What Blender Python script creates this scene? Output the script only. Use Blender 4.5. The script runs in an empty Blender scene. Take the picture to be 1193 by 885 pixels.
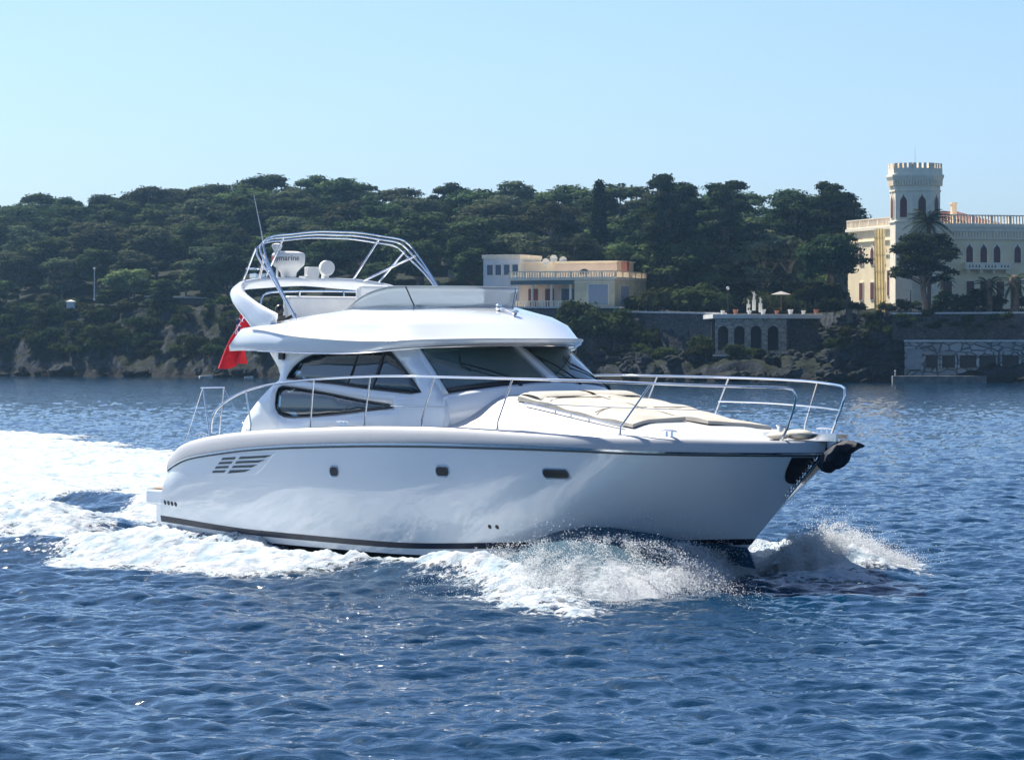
import bpy, bmesh, math, random
import numpy as np
from mathutils import Vector, Matrix, geometry
random.seed(7)
rng = np.random.default_rng(11)
R = math.radians
scene = bpy.context.scene
col = scene.collection

# ------------------------------------------------------------------ camera, sky, sun, exposure
CAM_H = 3.12
F = 4000.0 / 1193.0            # focal length in picture widths
HOR = 414.0                    # horizon row in the 1193 x 885 photograph
cam_d = bpy.data.cameras.new('camera')
cam_d.sensor_width = 36.0
cam_d.lens = 36.0 * F
cam_d.clip_start = 0.5
cam_d.clip_end = 6000
cam = bpy.data.objects.new('camera', cam_d)
col.objects.link(cam)
cam.location = (0, 0, CAM_H)
PITCH = math.atan((442.5 - HOR) / 4000.0)
cam.rotation_euler = (math.pi / 2 - PITCH, 0, 0)
scene.camera = cam

SUN_AZ = -39.0                 # degrees from +Y, negative is to the left
SUN_EL = 50.0
world = bpy.data.worlds.new('World')
scene.world = world
world.use_nodes = True
wn = world.node_tree.nodes
wl = world.node_tree.links
wn.clear()
sky = wn.new('ShaderNodeTexSky')
sky.sky_type = 'NISHITA'
sky.sun_disc = False
sky.sun_elevation = R(SUN_EL)
sky.sun_rotation = R(SUN_AZ)
sky.air_density = 0.75
sky.dust_density = 1.0
sky.ozone_density = 4.5
bg = wn.new('ShaderNodeBackground')
bg.inputs['Strength'].default_value = 0.076
wo = wn.new('ShaderNodeOutputWorld')
tint = wn.new('ShaderNodeMix'); tint.data_type = 'RGBA'; tint.blend_type = 'MULTIPLY'
tint.inputs[0].default_value = 1.0; tint.inputs[7].default_value = (0.86, 0.935, 1.0, 1)   # white balance of the photograph
wl.new(sky.outputs[0], tint.inputs[6])
wl.new(tint.outputs[2], bg.inputs['Color'])
wl.new(bg.outputs[0], wo.inputs['Surface'])

sun_d = bpy.data.lights.new('sun', 'SUN')
sun_d.energy = 4.1
sun_d.angle = R(0.5)
sun_d.color = (1.0, 0.95, 0.86)
sun = bpy.data.objects.new('sun', sun_d)
col.objects.link(sun)
sdir = Vector((math.sin(R(SUN_AZ)) * math.cos(R(SUN_EL)), math.cos(R(SUN_AZ)) * math.cos(R(SUN_EL)), math.sin(R(SUN_EL))))
sun.rotation_euler = sdir.to_track_quat('Z', 'Y').to_euler()
sun.location = sdir * 300

scene.view_settings.view_transform = 'Standard'
scene.view_settings.look = 'None'
scene.view_settings.exposure = 1.1
scene.view_settings.gamma = 1.0
scene.render.engine = 'CYCLES'
cy = scene.cycles
cy.use_denoising = True
try:
    cy.denoiser = 'OPENIMAGEDENOISE'
    cy.denoising_input_passes = 'RGB_ALBEDO_NORMAL'
except Exception:
    pass
cy.max_bounces = 16
cy.diffuse_bounces = 12
cy.glossy_bounces = 3
cy.transmission_bounces = 8
cy.transparent_max_bounces = 12
cy.volume_bounces = 0
cy.sample_clamp_indirect = 6.0
cy.caustics_reflective = False
cy.caustics_refractive = False
cy.use_adaptive_sampling = True
cy.adaptive_threshold = 0.012

def world_at(px, py, Y):
    """photo pixel and distance -> a world point on that sight line"""
    c, s = math.cos(PITCH), math.sin(PITCH)
    u = (px - 596.5) / 4000.0; v = -(py - 442.5) / 4000.0
    d = Vector((u, c + v * s, v * c - s))
    return Vector((0, 0, CAM_H)) + d * (Y / d.y)

def on_water(px, py, z=0.0):
    c, s = math.cos(PITCH), math.sin(PITCH)
    u = (px - 596.5) / 4000.0; v = -(py - 442.5) / 4000.0
    d = Vector((u, c + v * s, v * c - s))
    p = d * ((z - CAM_H) / d.z)
    return (p.x, p.y)

# ------------------------------------------------------------------ small tools
def smooth(a, b, x):
    t = np.clip((np.asarray(x, float) - a) / (b - a), 0, 1)
    return t * t * (3 - 2 * t)

def curve(xs, ys):
    """monotone-ish cubic through points"""
    xs = np.asarray(xs, float); ys = np.asarray(ys, float)
    h = np.diff(xs); dl = np.diff(ys) / h
    m = np.zeros_like(ys)
    m[1:-1] = np.where(dl[:-1] * dl[1:] > 0, 2 * dl[:-1] * dl[1:] / np.where(np.abs(dl[:-1] + dl[1:]) < 1e-12, 1e-12, dl[:-1] + dl[1:]), 0)
    m[0] = dl[0]; m[-1] = dl[-1]
    def f(x):
        x = np.clip(np.asarray(x, float), xs[0], xs[-1])
        i = np.clip(np.searchsorted(xs, x, side='right') - 1, 0, len(xs) - 2)
        hh = h[i]; t = (x - xs[i]) / hh
        return ((2*t**3 - 3*t**2 + 1) * ys[i] + (t**3 - 2*t**2 + t) * hh * m[i]
                + (-2*t**3 + 3*t**2) * ys[i+1] + (t**3 - t**2) * hh * m[i+1])
    return f

def path3(pts, n):
    """smooth polyline (Catmull-Rom) through 3D points, n points out"""
    P = np.asarray(pts, float)
    if len(P) == 2:
        t = np.linspace(0, 1, n)[:, None]
        return P[0] * (1 - t) + P[1] * t
    d = np.r_[0, np.cumsum(np.linalg.norm(np.diff(P, axis=0), axis=1) + 1e-9)]
    Q = np.vstack([2 * P[0] - P[1], P, 2 * P[-1] - P[-2]])
    dd = np.r_[-(d[1]), d, 2 * d[-1] - d[-2]]
    out = []
    for s in np.linspace(0, d[-1], n):
        i = int(np.clip(np.searchsorted(d, s, side='right') - 1, 0, len(d) - 2))
        t = (s - d[i]) / (d[i+1] - d[i])
        p0, p1, p2, p3 = Q[i], Q[i+1], Q[i+2], Q[i+3]
        h = d[i+1] - d[i]
        m1 = (p2 - p0) / (dd[i+2] - dd[i]) * h
        m2 = (p3 - p1) / (dd[i+3] - dd[i+1]) * h
        out.append((2*t**3-3*t**2+1)*p1 + (t**3-2*t**2+t)*m1 + (-2*t**3+3*t**2)*p2 + (t**3-t**2)*m2)
    return np.array(out)

def vnoise(x, y, seed=0):
    x = np.asarray(x, float); y = np.asarray(y, float)
    r = np.random.default_rng(seed).random((256, 256))
    xi = np.floor(x).astype(int); yi = np.floor(y).astype(int)
    fx = x - xi; fy = y - yi
    fx = fx*fx*(3-2*fx); fy = fy*fy*(3-2*fy)
    a = r[xi % 256, yi % 256]; b = r[(xi+1) % 256, yi % 256]
    c = r[xi % 256, (yi+1) % 256]; d = r[(xi+1) % 256, (yi+1) % 256]
    return (a*(1-fx)+b*fx)*(1-fy) + (c*(1-fx)+d*fx)*fy

def fbm(x, y, seed=0, octv=4, gain=0.5):
    s = 0; a = 1; n = 0
    for o in range(octv):
        s = s + a * vnoise(np.asarray(x) * 2**o + 17.3*o, np.asarray(y) * 2**o + 9.1*o, seed + o); n += a; a *= gain
    return s / n

class MB:
    """collects simple shapes and links them as ONE mesh object"""
    def __init__(s): s.v = []; s.f = []; s.M = None; s.mi = []; s.cur = 0
    def add(s, vs, fs):
        o = len(s.v)
        if s.M is not None: vs = [tuple(s.M @ Vector(v)) for v in vs]
        s.v.extend([tuple(map(float, v)) for v in vs]); s.f.extend([tuple(i + o for i in f) for f in fs]); s.mi.extend([s.cur] * len(fs))
    def box(s, x0, x1, y0, y1, z0, z1):
        vs = [(x, y, z) for z in (z0, z1) for y in (y0, y1) for x in (x0, x1)]
        s.add(vs, [(0,2,3,1),(4,5,7,6),(0,1,5,4),(1,3,7,5),(3,2,6,7),(2,0,4,6)])
    def grid(s, P, closed_u=False, closed_v=False):
        P = np.asarray(P, float); nu, nv = P.shape[:2]
        fs = []
        for i in range(nu - (0 if closed_u else 1)):
            for j in range(nv - (0 if closed_v else 1)):
                a = i*nv+j; b = ((i+1) % nu)*nv+j; c = ((i+1) % nu)*nv+(j+1) % nv; d = i*nv+(j+1) % nv
                fs.append((a, b, c, d))
        s.add(P.reshape(-1, 3), fs)
    def tube(s, pts, r, n=8, cap=True, closed=False):
        P = [Vector(p) for p in pts]; m = len(P)
        rr = r if hasattr(r, '__len__') else [r] * m
        rings = []; prev = None
        for i in range(m):
            if closed: t = P[(i+1) % m] - P[i-1]
            else: t = P[min(i+1, m-1)] - P[max(i-1, 0)]
            if t.length < 1e-9: t = Vector((0, 0, 1))
            t.normalize()
            if prev is None:
                a = Vector((0, 0, 1)) if abs(t.z) < 0.9 else Vector((1, 0, 0))
                u = t.cross(a).normalized()
            else:
                u = (prev - t * prev.dot(t))
                u = u.normalized() if u.length > 1e-6 else t.orthogonal().normalized()
            prev = u; w = t.cross(u)
            rings.append([tuple(P[i] + (u*math.cos(2*math.pi*k/n) + w*math.sin(2*math.pi*k/n)) * rr[i]) for k in range(n)])
        vs = [v for r_ in rings for v in r_]; fs = []
        for i in range(m if closed else m-1):
            for k in range(n):
                j = (i+1) % m
                fs.append((i*n+k, i*n+(k+1) % n, j*n+(k+1) % n, j*n+k))
        if cap and not closed:
            fs.append(tuple(range(n-1, -1, -1))); fs.append(tuple((m-1)*n+k for k in range(n)))
        s.add(vs, fs)
    def lathe(s, prof, n=16, c=(0, 0, 0), a0=0.0):
        vs = []; fs = []; m = len(prof)
        for (r, z) in prof:
            for k in range(n):
                a = a0 + 2*math.pi*k/n
                vs.append((c[0]+r*math.cos(a), c[1]+r*math.sin(a), c[2]+z))
        for i in range(m-1):
            for k in range(n):
                fs.append((i*n+k, i*n+(k+1) % n, (i+1)*n+(k+1) % n, (i+1)*n+k))
        fs.append(tuple(range(n-1, -1, -1))); fs.append(tuple((m-1)*n+k for k in range(n)))
        s.add(vs, fs)
    def ball(s, c, rx, ry=None, rz=None, nu=12, nv=8):
        ry = rx if ry is None else ry; rz = rx if rz is None else rz
        vs = [(c[0], c[1], c[2]-rz)]
        for j in range(1, nv):
            b = -math.pi/2 + math.pi*j/nv
            for i in range(nu):
                a = 2*math.pi*i/nu
                vs.append((c[0]+rx*math.cos(b)*math.cos(a), c[1]+ry*math.cos(b)*math.sin(a), c[2]+rz*math.sin(b)))
        vs.append((c[0], c[1], c[2]+rz)); fs = []
        for i in range(nu): fs.append((0, 1+(i+1) % nu, 1+i))
        for j in range(nv-2):
            for i in range(nu):
                fs.append((1+j*nu+i, 1+j*nu+(i+1) % nu, 1+(j+1)*nu+(i+1) % nu, 1+(j+1)*nu+i))
        e = len(vs)-1
        for i in range(nu): fs.append((1+(nv-2)*nu+i, 1+(nv-2)*nu+(i+1) % nu, e))
        s.add(vs, fs)
    def prism(s, pts, z0, z1):
        n = len(pts)
        vs = [(p[0], p[1], z0) for p in pts] + [(p[0], p[1], z1) for p in pts]
        fs = [tuple(range(n-1, -1, -1)), tuple(range(n, 2*n))] + [(i, (i+1) % n, n+(i+1) % n, n+i) for i in range(n)]
        s.add(vs, fs)
    def build(s, name, mats, parent=None, sm=False, bevel=0.0, solid=0.0, weld=False, angle=40, subd=0, recalc=True):
        me = bpy.data.meshes.new(name)
        me.from_pydata(s.v, [], s.f)
        if not isinstance(mats, (list, tuple)): mats = [mats]
        for m in mats: me.materials.append(m)
        if len(mats) > 1: me.polygons.foreach_set('material_index', s.mi)
        if weld or recalc:
            bm = bmesh.new(); bm.from_mesh(me)
            if weld: bmesh.ops.remove_doubles(bm, verts=bm.verts, dist=1e-4)
            if recalc: bmesh.ops.recalc_face_normals(bm, faces=bm.faces)
            bm.to_mesh(me); bm.free()
        if sm:
            me.polygons.foreach_set('use_smooth', [True] * len(me.polygons))
            if angle < 180:
                try: me.set_sharp_from_angle(angle=R(angle))
                except Exception: pass
        o = bpy.data.objects.new(name, me); col.objects.link(o)
        if parent is not None: o.parent = parent
        if solid:
            q = o.modifiers.new('solid', 'SOLIDIFY'); q.thickness = solid; q.offset = 0
        if bevel:
            q = o.modifiers.new('bevel', 'BEVEL'); q.width = bevel; q.segments = 2; q.limit_method = 'ANGLE'; q.angle_limit = R(50)
        if subd:
            q = o.modifiers.new('sub', 'SUBSURF'); q.levels = subd; q.render_levels = subd
        return o

def np_mesh(name, V, Q, mat, parent=None, sm=True):
    """fast mesh from arrays; Q is (n,4) or (n,3)"""
    me = bpy.data.meshes.new(name)
    V = np.ascontiguousarray(V, dtype=np.float32); Q = np.ascontiguousarray(Q, dtype=np.int32)
    k = Q.shape[1]
    me.vertices.add(len(V)); me.vertices.foreach_set('co', V.ravel())
    me.loops.add(Q.size); me.loops.foreach_set('vertex_index', Q.ravel())
    me.polygons.add(len(Q))
    me.polygons.foreach_set('loop_start', np.arange(0, Q.size, k, dtype=np.int32))
    me.polygons.foreach_set('loop_total', np.full(len(Q), k, dtype=np.int32))
    me.update(calc_edges=True)
    if sm: me.polygons.foreach_set('use_smooth', np.ones(len(Q), dtype=bool))
    me.materials.append(mat)
    o = bpy.data.objects.new(name, me); col.objects.link(o)
    if parent is not None: o.parent = parent
    return o

def tag(o, label=None, cat=None, group=None, kind=None):
    if label: o['label'] = label
    if cat: o['category'] = cat
    if group: o['group'] = group
    if kind: o['kind'] = kind
    return o

def empty(name, loc=(0, 0, 0), rz=0.0, label=None, cat=None, group=None):
    o = bpy.data.objects.new(name, None); col.objects.link(o)
    o.location = loc; o.rotation_euler = (0, 0, rz); o.empty_display_size = 0.3
    return tag(o, label, cat, group)

def copy_tree(o, parent=None):
    c = o.copy(); col.objects.link(c)
    if parent is not None: c.parent = parent
    for ch in o.children: copy_tree(ch, c)
    return c

# ------------------------------------------------------------------ materials
def new_mat(name):
    m = bpy.data.materials.new(name); m.use_nodes = True
    nt = m.node_tree; nt.nodes.clear()
    out = nt.nodes.new('ShaderNodeOutputMaterial')
    return m, nt, out

def pbr(name, c, rough=0.5, metal=0.0, var=0.0, scale=3.0, bump=0.0, bscale=20.0, c2=None, coat=0.0, spec=0.5, detail=5.0, sss=0.0):
    m, nt, out = new_mat(name)
    b = nt.nodes.new('ShaderNodeBsdfPrincipled')
    b.inputs['Base Color'].default_value = (*c, 1)
    b.inputs['Roughness'].default_value = rough
    b.inputs['Metallic'].default_value = metal
    b.inputs['Specular IOR Level'].default_value = spec
    if coat:
        b.inputs['Coat Weight'].default_value = coat; b.inputs['Coat Roughness'].default_value = 0.04; b.inputs['Coat IOR'].default_value = 1.7
    tc = nt.nodes.new('ShaderNodeTexCoord')
    if var or c2:
        n = nt.nodes.new('ShaderNodeTexNoise'); n.inputs['Scale'].default_value = scale; n.inputs['Detail'].default_value = detail
        nt.links.new(tc.outputs['Object'], n.inputs['Vector'])
        mx = nt.nodes.new('ShaderNodeMix'); mx.data_type = 'RGBA'
        lo = c2 if c2 else tuple(x * (1 - var) for x in c)
        hi = c if c2 else tuple(min(1, x * (1 + var)) for x in c)
        mx.inputs[6].default_value = (*lo, 1); mx.inputs[7].default_value = (*hi, 1)
        mr = nt.nodes.new('ShaderNodeMapRange'); mr.inputs[1].default_value = 0.35; mr.inputs[2].default_value = 0.65
        nt.links.new(n.outputs[0], mr.inputs[0]); nt.links.new(mr.outputs[0], mx.inputs[0])
        nt.links.new(mx.outputs[2], b.inputs['Base Color'])
    if bump:
        n2 = nt.nodes.new('ShaderNodeTexNoise'); n2.inputs['Scale'].default_value = bscale; n2.inputs['Detail'].default_value = 6
        nt.links.new(tc.outputs['Object'], n2.inputs['Vector'])
        bp = nt.nodes.new('ShaderNodeBump'); bp.inputs['Strength'].default_value = 1.0; bp.inputs['Distance'].default_value = bump
        nt.links.new(n2.outputs[0], bp.inputs['Height']); nt.links.new(bp.outputs[0], b.inputs['Normal'])
    nt.links.new(b.outputs[0], out.inputs['Surface'])
    return m

def stone(name, c, c2, mortar, scale=1.0, bump=0.06, sx=1.0, sz=1.6):
    """rubble masonry: voronoi stones with joints"""
    m, nt, out = new_mat(name)
    b = nt.nodes.new('ShaderNodeBsdfPrincipled'); b.inputs['Roughness'].default_value = 0.9
    tc = nt.nodes.new('ShaderNodeTexCoord')
    mp = nt.nodes.new('ShaderNodeMapping'); mp.inputs['Scale'].default_value = (sx, sx, sz)
    nt.links.new(tc.outputs['Object'], mp.inputs[0])
    v = nt.nodes.new('ShaderNodeTexVoronoi'); v.inputs['Scale'].default_value = scale
    ve = nt.nodes.new('ShaderNodeTexVoronoi'); ve.inputs['Scale'].default_value = scale; ve.feature = 'DISTANCE_TO_EDGE'
    n = nt.nodes.new('ShaderNodeTexNoise'); n.inputs['Scale'].default_value = 0.5; n.inputs['Detail'].default_value = 6
    nt.links.new(mp.outputs[0], v.inputs['Vector']); nt.links.new(mp.outputs[0], ve.inputs['Vector']); nt.links.new(tc.outputs['Object'], n.inputs['Vector'])
    sep = nt.nodes.new('ShaderNodeSeparateColor'); nt.links.new(v.outputs['Color'], sep.inputs[0])
    ad = nt.nodes.new('ShaderNodeMath'); ad.operation = 'MULTIPLY_ADD'; ad.inputs[1].default_value = 0.55
    nt.links.new(sep.outputs[0], ad.inputs[0])
    mr0 = nt.nodes.new('ShaderNodeMapRange'); mr0.inputs[1].default_value = 0.3; mr0.inputs[2].default_value = 0.7; mr0.inputs[4].default_value = 0.5
    nt.links.new(n.outputs[0], mr0.inputs[0]); nt.links.new(mr0.outputs[0], ad.inputs[2])
    mx = nt.nodes.new('ShaderNodeMix'); mx.data_type = 'RGBA'
    mx.inputs[6].default_value = (*c, 1); mx.inputs[7].default_value = (*c2, 1)
    nt.links.new(ad.outputs[0], mx.inputs[0])
    mr = nt.nodes.new('ShaderNodeMapRange'); mr.inputs[1].default_value = 0.02; mr.inputs[2].default_value = 0.09
    nt.links.new(ve.outputs['Distance'], mr.inputs[0])
    mx2 = nt.nodes.new('ShaderNodeMix'); mx2.data_type = 'RGBA'; mx2.inputs[6].default_value = (*mortar, 1)
    nt.links.new(mr.outputs[0], mx2.inputs[0]); nt.links.new(mx.outputs[2], mx2.inputs[7])
    nt.links.new(mx2.outputs[2], b.inputs['Base Color'])
    bp = nt.nodes.new('ShaderNodeBump'); bp.inputs['Distance'].default_value = bump
    nt.links.new(mr.outputs[0], bp.inputs['Height']); nt.links.new(bp.outputs[0], b.inputs['Normal'])
    nt.links.new(b.outputs[0], out.inputs['Surface'])
    return m

def glass(name, tint, gloss=1.45, milk=0.0, rough=0.01, mc=(0.85, 0.88, 0.9)):
    m, nt, out = new_mat(name)
    tr = nt.nodes.new('ShaderNodeBsdfTransparent'); tr.inputs[0].default_value = (*tint, 1)
    gl = nt.nodes.new('ShaderNodeBsdfGlossy'); gl.inputs['Roughness'].default_value = rough; gl.inputs['Color'].default_value = (1, 1, 1, 1)
    fr = nt.nodes.new('ShaderNodeFresnel'); fr.inputs[0].default_value = gloss
    base = tr
    if milk:
        df = nt.nodes.new('ShaderNodeBsdfDiffuse'); df.inputs[0].default_value = (*mc, 1)
        tl = nt.nodes.new('ShaderNodeBsdfTranslucent'); tl.inputs[0].default_value = (*mc, 1)
        a = nt.nodes.new('ShaderNodeMixShader'); a.inputs[0].default_value = 0.5
        nt.links.new(df.outputs[0], a.inputs[1]); nt.links.new(tl.outputs[0], a.inputs[2])
        k = nt.nodes.new('ShaderNodeMixShader'); k.inputs[0].default_value = milk
        nt.links.new(tr.outputs[0], k.inputs[1]); nt.links.new(a.outputs[0], k.inputs[2]); base = k
    mx = nt.nodes.new('ShaderNodeMixShader')
    nt.links.new(fr.outputs[0], mx.inputs[0]); nt.links.new(base.outputs[0], mx.inputs[1]); nt.links.new(gl.outputs[0], mx.inputs[2])
    nt.links.new(mx.outputs[0], out.inputs['Surface'])
    return m

def leaf_mat(name, c, c2, transl=0.35, scale=0.6):
    m, nt, out = new_mat(name)
    tc = nt.nodes.new('ShaderNodeTexCoord')
    oi = nt.nodes.new('ShaderNodeObjectInfo')
    n = nt.nodes.new('ShaderNodeTexNoise'); n.inputs['Scale'].default_value = scale; n.inputs['Detail'].default_value = 4
    nt.links.new(tc.outputs['Object'], n.inputs['Vector'])
    mr = nt.nodes.new('ShaderNodeMapRange'); mr.inputs[1].default_value = 0.35; mr.inputs[2].default_value = 0.65
    nt.links.new(n.outputs[0], mr.inputs[0])
    mx = nt.nodes.new('ShaderNodeMix'); mx.data_type = 'RGBA'; mx.inputs[6].default_value = (*c, 1); mx.inputs[7].default_value = (*c2, 1)
    nt.links.new(mr.outputs[0], mx.inputs[0])
    hs = nt.nodes.new('ShaderNodeHueSaturation')
    va = nt.nodes.new('ShaderNodeMapRange'); va.inputs[3].default_value = 0.6; va.inputs[4].default_value = 1.5
    hu = nt.nodes.new('ShaderNodeMapRange'); hu.inputs[3].default_value = 0.47; hu.inputs[4].default_value = 0.53
    nt.links.new(oi.outputs['Random'], va.inputs[0]); nt.links.new(va.outputs[0], hs.inputs['Value'])
    nt.links.new(oi.outputs['Random'], hu.inputs[0]); nt.links.new(hu.outputs[0], hs.inputs['Hue'])
    nt.links.new(mx.outputs[2], hs.inputs['Color'])
    d = nt.nodes.new('ShaderNodeBsdfDiffuse'); t = nt.nodes.new('ShaderNodeBsdfTranslucent')
    nt.links.new(hs.outputs[0], d.inputs[0]); nt.links.new(hs.outputs[0], t.inputs[0])
    a = nt.nodes.new('ShaderNodeMixShader'); a.inputs[0].default_value = transl
    nt.links.new(d.outputs[0], a.inputs[1]); nt.links.new(t.outputs[0], a.inputs[2])
    nt.links.new(a.outputs[0], out.inputs['Surface'])
    return m

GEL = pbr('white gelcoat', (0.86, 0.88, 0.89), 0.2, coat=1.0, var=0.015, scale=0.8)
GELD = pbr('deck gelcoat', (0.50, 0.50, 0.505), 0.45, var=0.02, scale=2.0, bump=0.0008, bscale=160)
NAVY = pbr('navy stripe', (0.01, 0.015, 0.035), 0.3)
ANTIF = pbr('antifouling', (0.012, 0.02, 0.04), 0.6, var=0.3)
STEEL = pbr('stainless steel', (0.82, 0.82, 0.83), 0.16, 1.0)
BLACK = pbr('black plastic', (0.012, 0.013, 0.016), 0.4)
RUBR = pbr('grey rubber', (0.07, 0.08, 0.09), 0.5)
BEIGE = pbr('beige headliner', (0.85, 0.77, 0.58), 0.8, var=0.06, scale=5)
WOOD = pbr('cherry wood', (0.16, 0.07, 0.03), 0.35, var=0.3, scale=6)
CREAM = pbr('cream vinyl', (0.55, 0.50, 0.41), 0.7, var=0.05, scale=5, bump=0.006, bscale=7)
WHITEV = pbr('white vinyl', (0.74, 0.74, 0.72), 0.55, var=0.04, scale=6)
WGLASS = glass('side glass', (0.72, 0.88, 0.92), 1.9, milk=.2, mc=(.5, .74, .84))  # pale blue milk brightens the pane in place of reflected light
FGLASS = glass('windscreen glass', (0.80, 0.97, 0.93), 1.9, milk=.36, mc=(.27, .62, .62))  # teal milk stands in for light and reflections in the dark pane
FLYG = glass('perspex', (0.74, 0.84, 0.88), 1.4, milk=0.72)
REDF = pbr('red bunting', (0.72, 0.015, 0.03), 0.8, var=0.1, scale=9)
WHITEF = pbr('white bunting', (0.75, 0.74, 0.76), 0.8)
BLUEF = pbr('blue bunting', (0.02, 0.03, 0.18), 0.8)
TXT = pbr('dark lettering', (0.02, 0.02, 0.03), 0.5)
COVER = pbr('black canvas cover', (0.008, 0.013, 0.028), 0.75, var=0.3, scale=7, bump=0.02, bscale=9)

# ================================================================== the yacht
TH = 52.0
YX, YY, YZ = -4.08, 56.06, 0.12
yacht = empty('motor_yacht', (YX, YY, YZ), R(-TH),
              'large white flybridge motor yacht speeding across the blue water with a dark waterline stripe', 'yacht')
def boat_xy(X, Y):
    """world ground point -> yacht's own x, y"""
    c, s = math.cos(R(TH)), math.sin(R(TH))
    dx = np.asarray(X) - YX; dy = np.asarray(Y) - YY
    return dx * c - dy * s, dx * s + dy * c
def boat_world(x, y):
    c, s = math.cos(R(TH)), math.sin(R(TH))
    return YX + x * c + y * s, YY - x * s + y * c

# hull lines: half breadth and height against x
rub_hb = curve([0.25,0.6,1.0,1.8,3.0,4.3,6.5,8.0,9.4,10.5,11.2,11.9,12.5,12.95,13.25,13.4],
               [1.96,2.03,2.07,2.12,2.16,2.18,2.19,2.16,2.09,1.97,1.80,1.52,1.12,.70,.30,0.0])
rub_z = curve([0.25,0.6,1.0,1.8,3.0,4.3,6.5,8.0,9.4,10.5,11.9,13.4], [1.20,1.31,1.41,1.51,1.62,1.69,1.76,1.78,1.78,1.77,1.74,1.73])
gun_z = curve([0.2,.45,.8,1.3,2,3,4.5,6.2,7.8,9.6,11.75,13.0,13.45], [1.40,1.53,1.63,1.71,1.79,1.86,1.93,1.98,1.99,1.96,1.92,1.87,1.86])
st_hb = curve([-.08,3,6,8,9.5,10.4,11.1,11.6,12.0], [1.9,1.97,1.98,1.88,1.62,1.24,.78,.36,0])
st_z = curve([-.08,2.9,6.2,9.4,11.7,12.0], [.45,.33,.30,.42,.51,.52])
ch_hb = curve([-.08,3,6,8,9.3,10.2,10.9,11.4,11.8], [1.86,1.92,1.93,1.80,1.50,1.10,.66,.28,0])
ch_z = curve([-.08,2.9,6.2,9.4,11.8], [.24,.14,.12,.24,.34])
ke_z = curve([-.08,8,9.5,10.6], [-.50,-.50,-.40,-.15])
def hull_pt(u, s):
    """s: -1 keel, -.5 chine, 0 stripe top, 1 rub rail; starboard is negative y"""
    xs, xr = -.08 + 12.08 * u, .25 + 13.15 * u
    if s >= 0:
        x = xs + (xr - xs) * s
        hs, hr = float(st_hb(xs)), float(rub_hb(xr))
        bow = float(smooth(.62, 1, u))
        e = s ** (1 + .45 * bow)
        hb = hs + (hr - hs) * e + .05 * math.sin(math.pi * s) * (1 - bow)
        z = float(st_z(xs)) + (float(rub_z(xr)) - float(st_z(xs))) * s
        return x, hb, z
    xc = -.08 + 11.88 * u
    if s >= -.5:
        k = -s / .5
        return xs + (xc - xs) * k, float(st_hb(xs)) * (1-k) + float(ch_hb(xc)) * k, float(st_z(xs)) * (1-k) + float(ch_z(xc)) * k
    k = (-s - .5) / .5; xk = -.08 + 10.68 * u
    return xc + (xk - xc) * k, float(ch_hb(xc)) * (1-k), float(ch_z(xc)) * (1-k) + float(ke_z(xk)) * k
def hull_y(x, z):
    u = x / 13.; s = .6
    for _ in range(12):
        xs, xr = -.08 + 12.08 * u, .25 + 13.15 * u
        zs, zr = float(st_z(xs)), float(rub_z(xr))
        s = (z - zs) / (zr - zs)
        u = min(1, max(0, (x - (-.08 + .33 * s)) / (12.08 + 1.07 * s)))
    return hull_pt(u, s)[1]

NU = 72
us = [1 - (1 - i / NU) ** 1.35 for i in range(NU + 1)]
srows = [1, .86, .72, .58, .44, .3, .16, 0.0, -.22, -.5, -.75, -1]
P = np.zeros((NU+1, 2*len(srows)-1, 3))
for i, u in enumerate(us):
    st = [hull_pt(u, s) for s in srows]
    ring = [(x, -h, z) for x, h, z in st] + [(x, h, z) for x, h, z in st[-2::-1]]
    P[i] = ring
hb_ = MB()
nr = P.shape[1]
for j in range(nr-1):
    jj = min(j, nr-2-j)
    hb_.cur = 1 if jj >= 9 else 0
    hb_.grid(P[:, j:j+2])
hb_.cur = 0
hb_.add(P[0], [tuple(range(nr))])
hull = hb_.build('hull', [GEL, ANTIF], yacht, sm=True, weld=True, angle=35)

def hull_strip(name, s0, s1, off, mat, parent, both=True, u0=0.0, u1=1.0, n=90):
    m = MB()
    for sg in (-1, 1):
        G = []
        for i in range(n+1):
            u = u0 + (u1-u0) * (1 - (1 - i/n) ** 1.35)
            row = []
            for k, s in enumerate((s0, s1)):
                x, h, z = hull_pt(u, s); row.append((x + off * (u > .97), sg * (h + off), z))
            G.append([(row[0][0], row[0][1] - sg*off*1.5, row[0][2]), row[0], row[1], (row[1][0], row[1][1] - sg*off*1.5, row[1][2])])
        m.grid(G)
    return m.build(name, mat, parent, sm=True, angle=50)
hull_strip('boot_stripe', -.02, -.25, .006, NAVY, hull)
hull_strip('rubbing_strake', .985, .963, .022, STEEL, hull)
hull_strip('rub_rail', .956, .940, .012, RUBR, hull)

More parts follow.
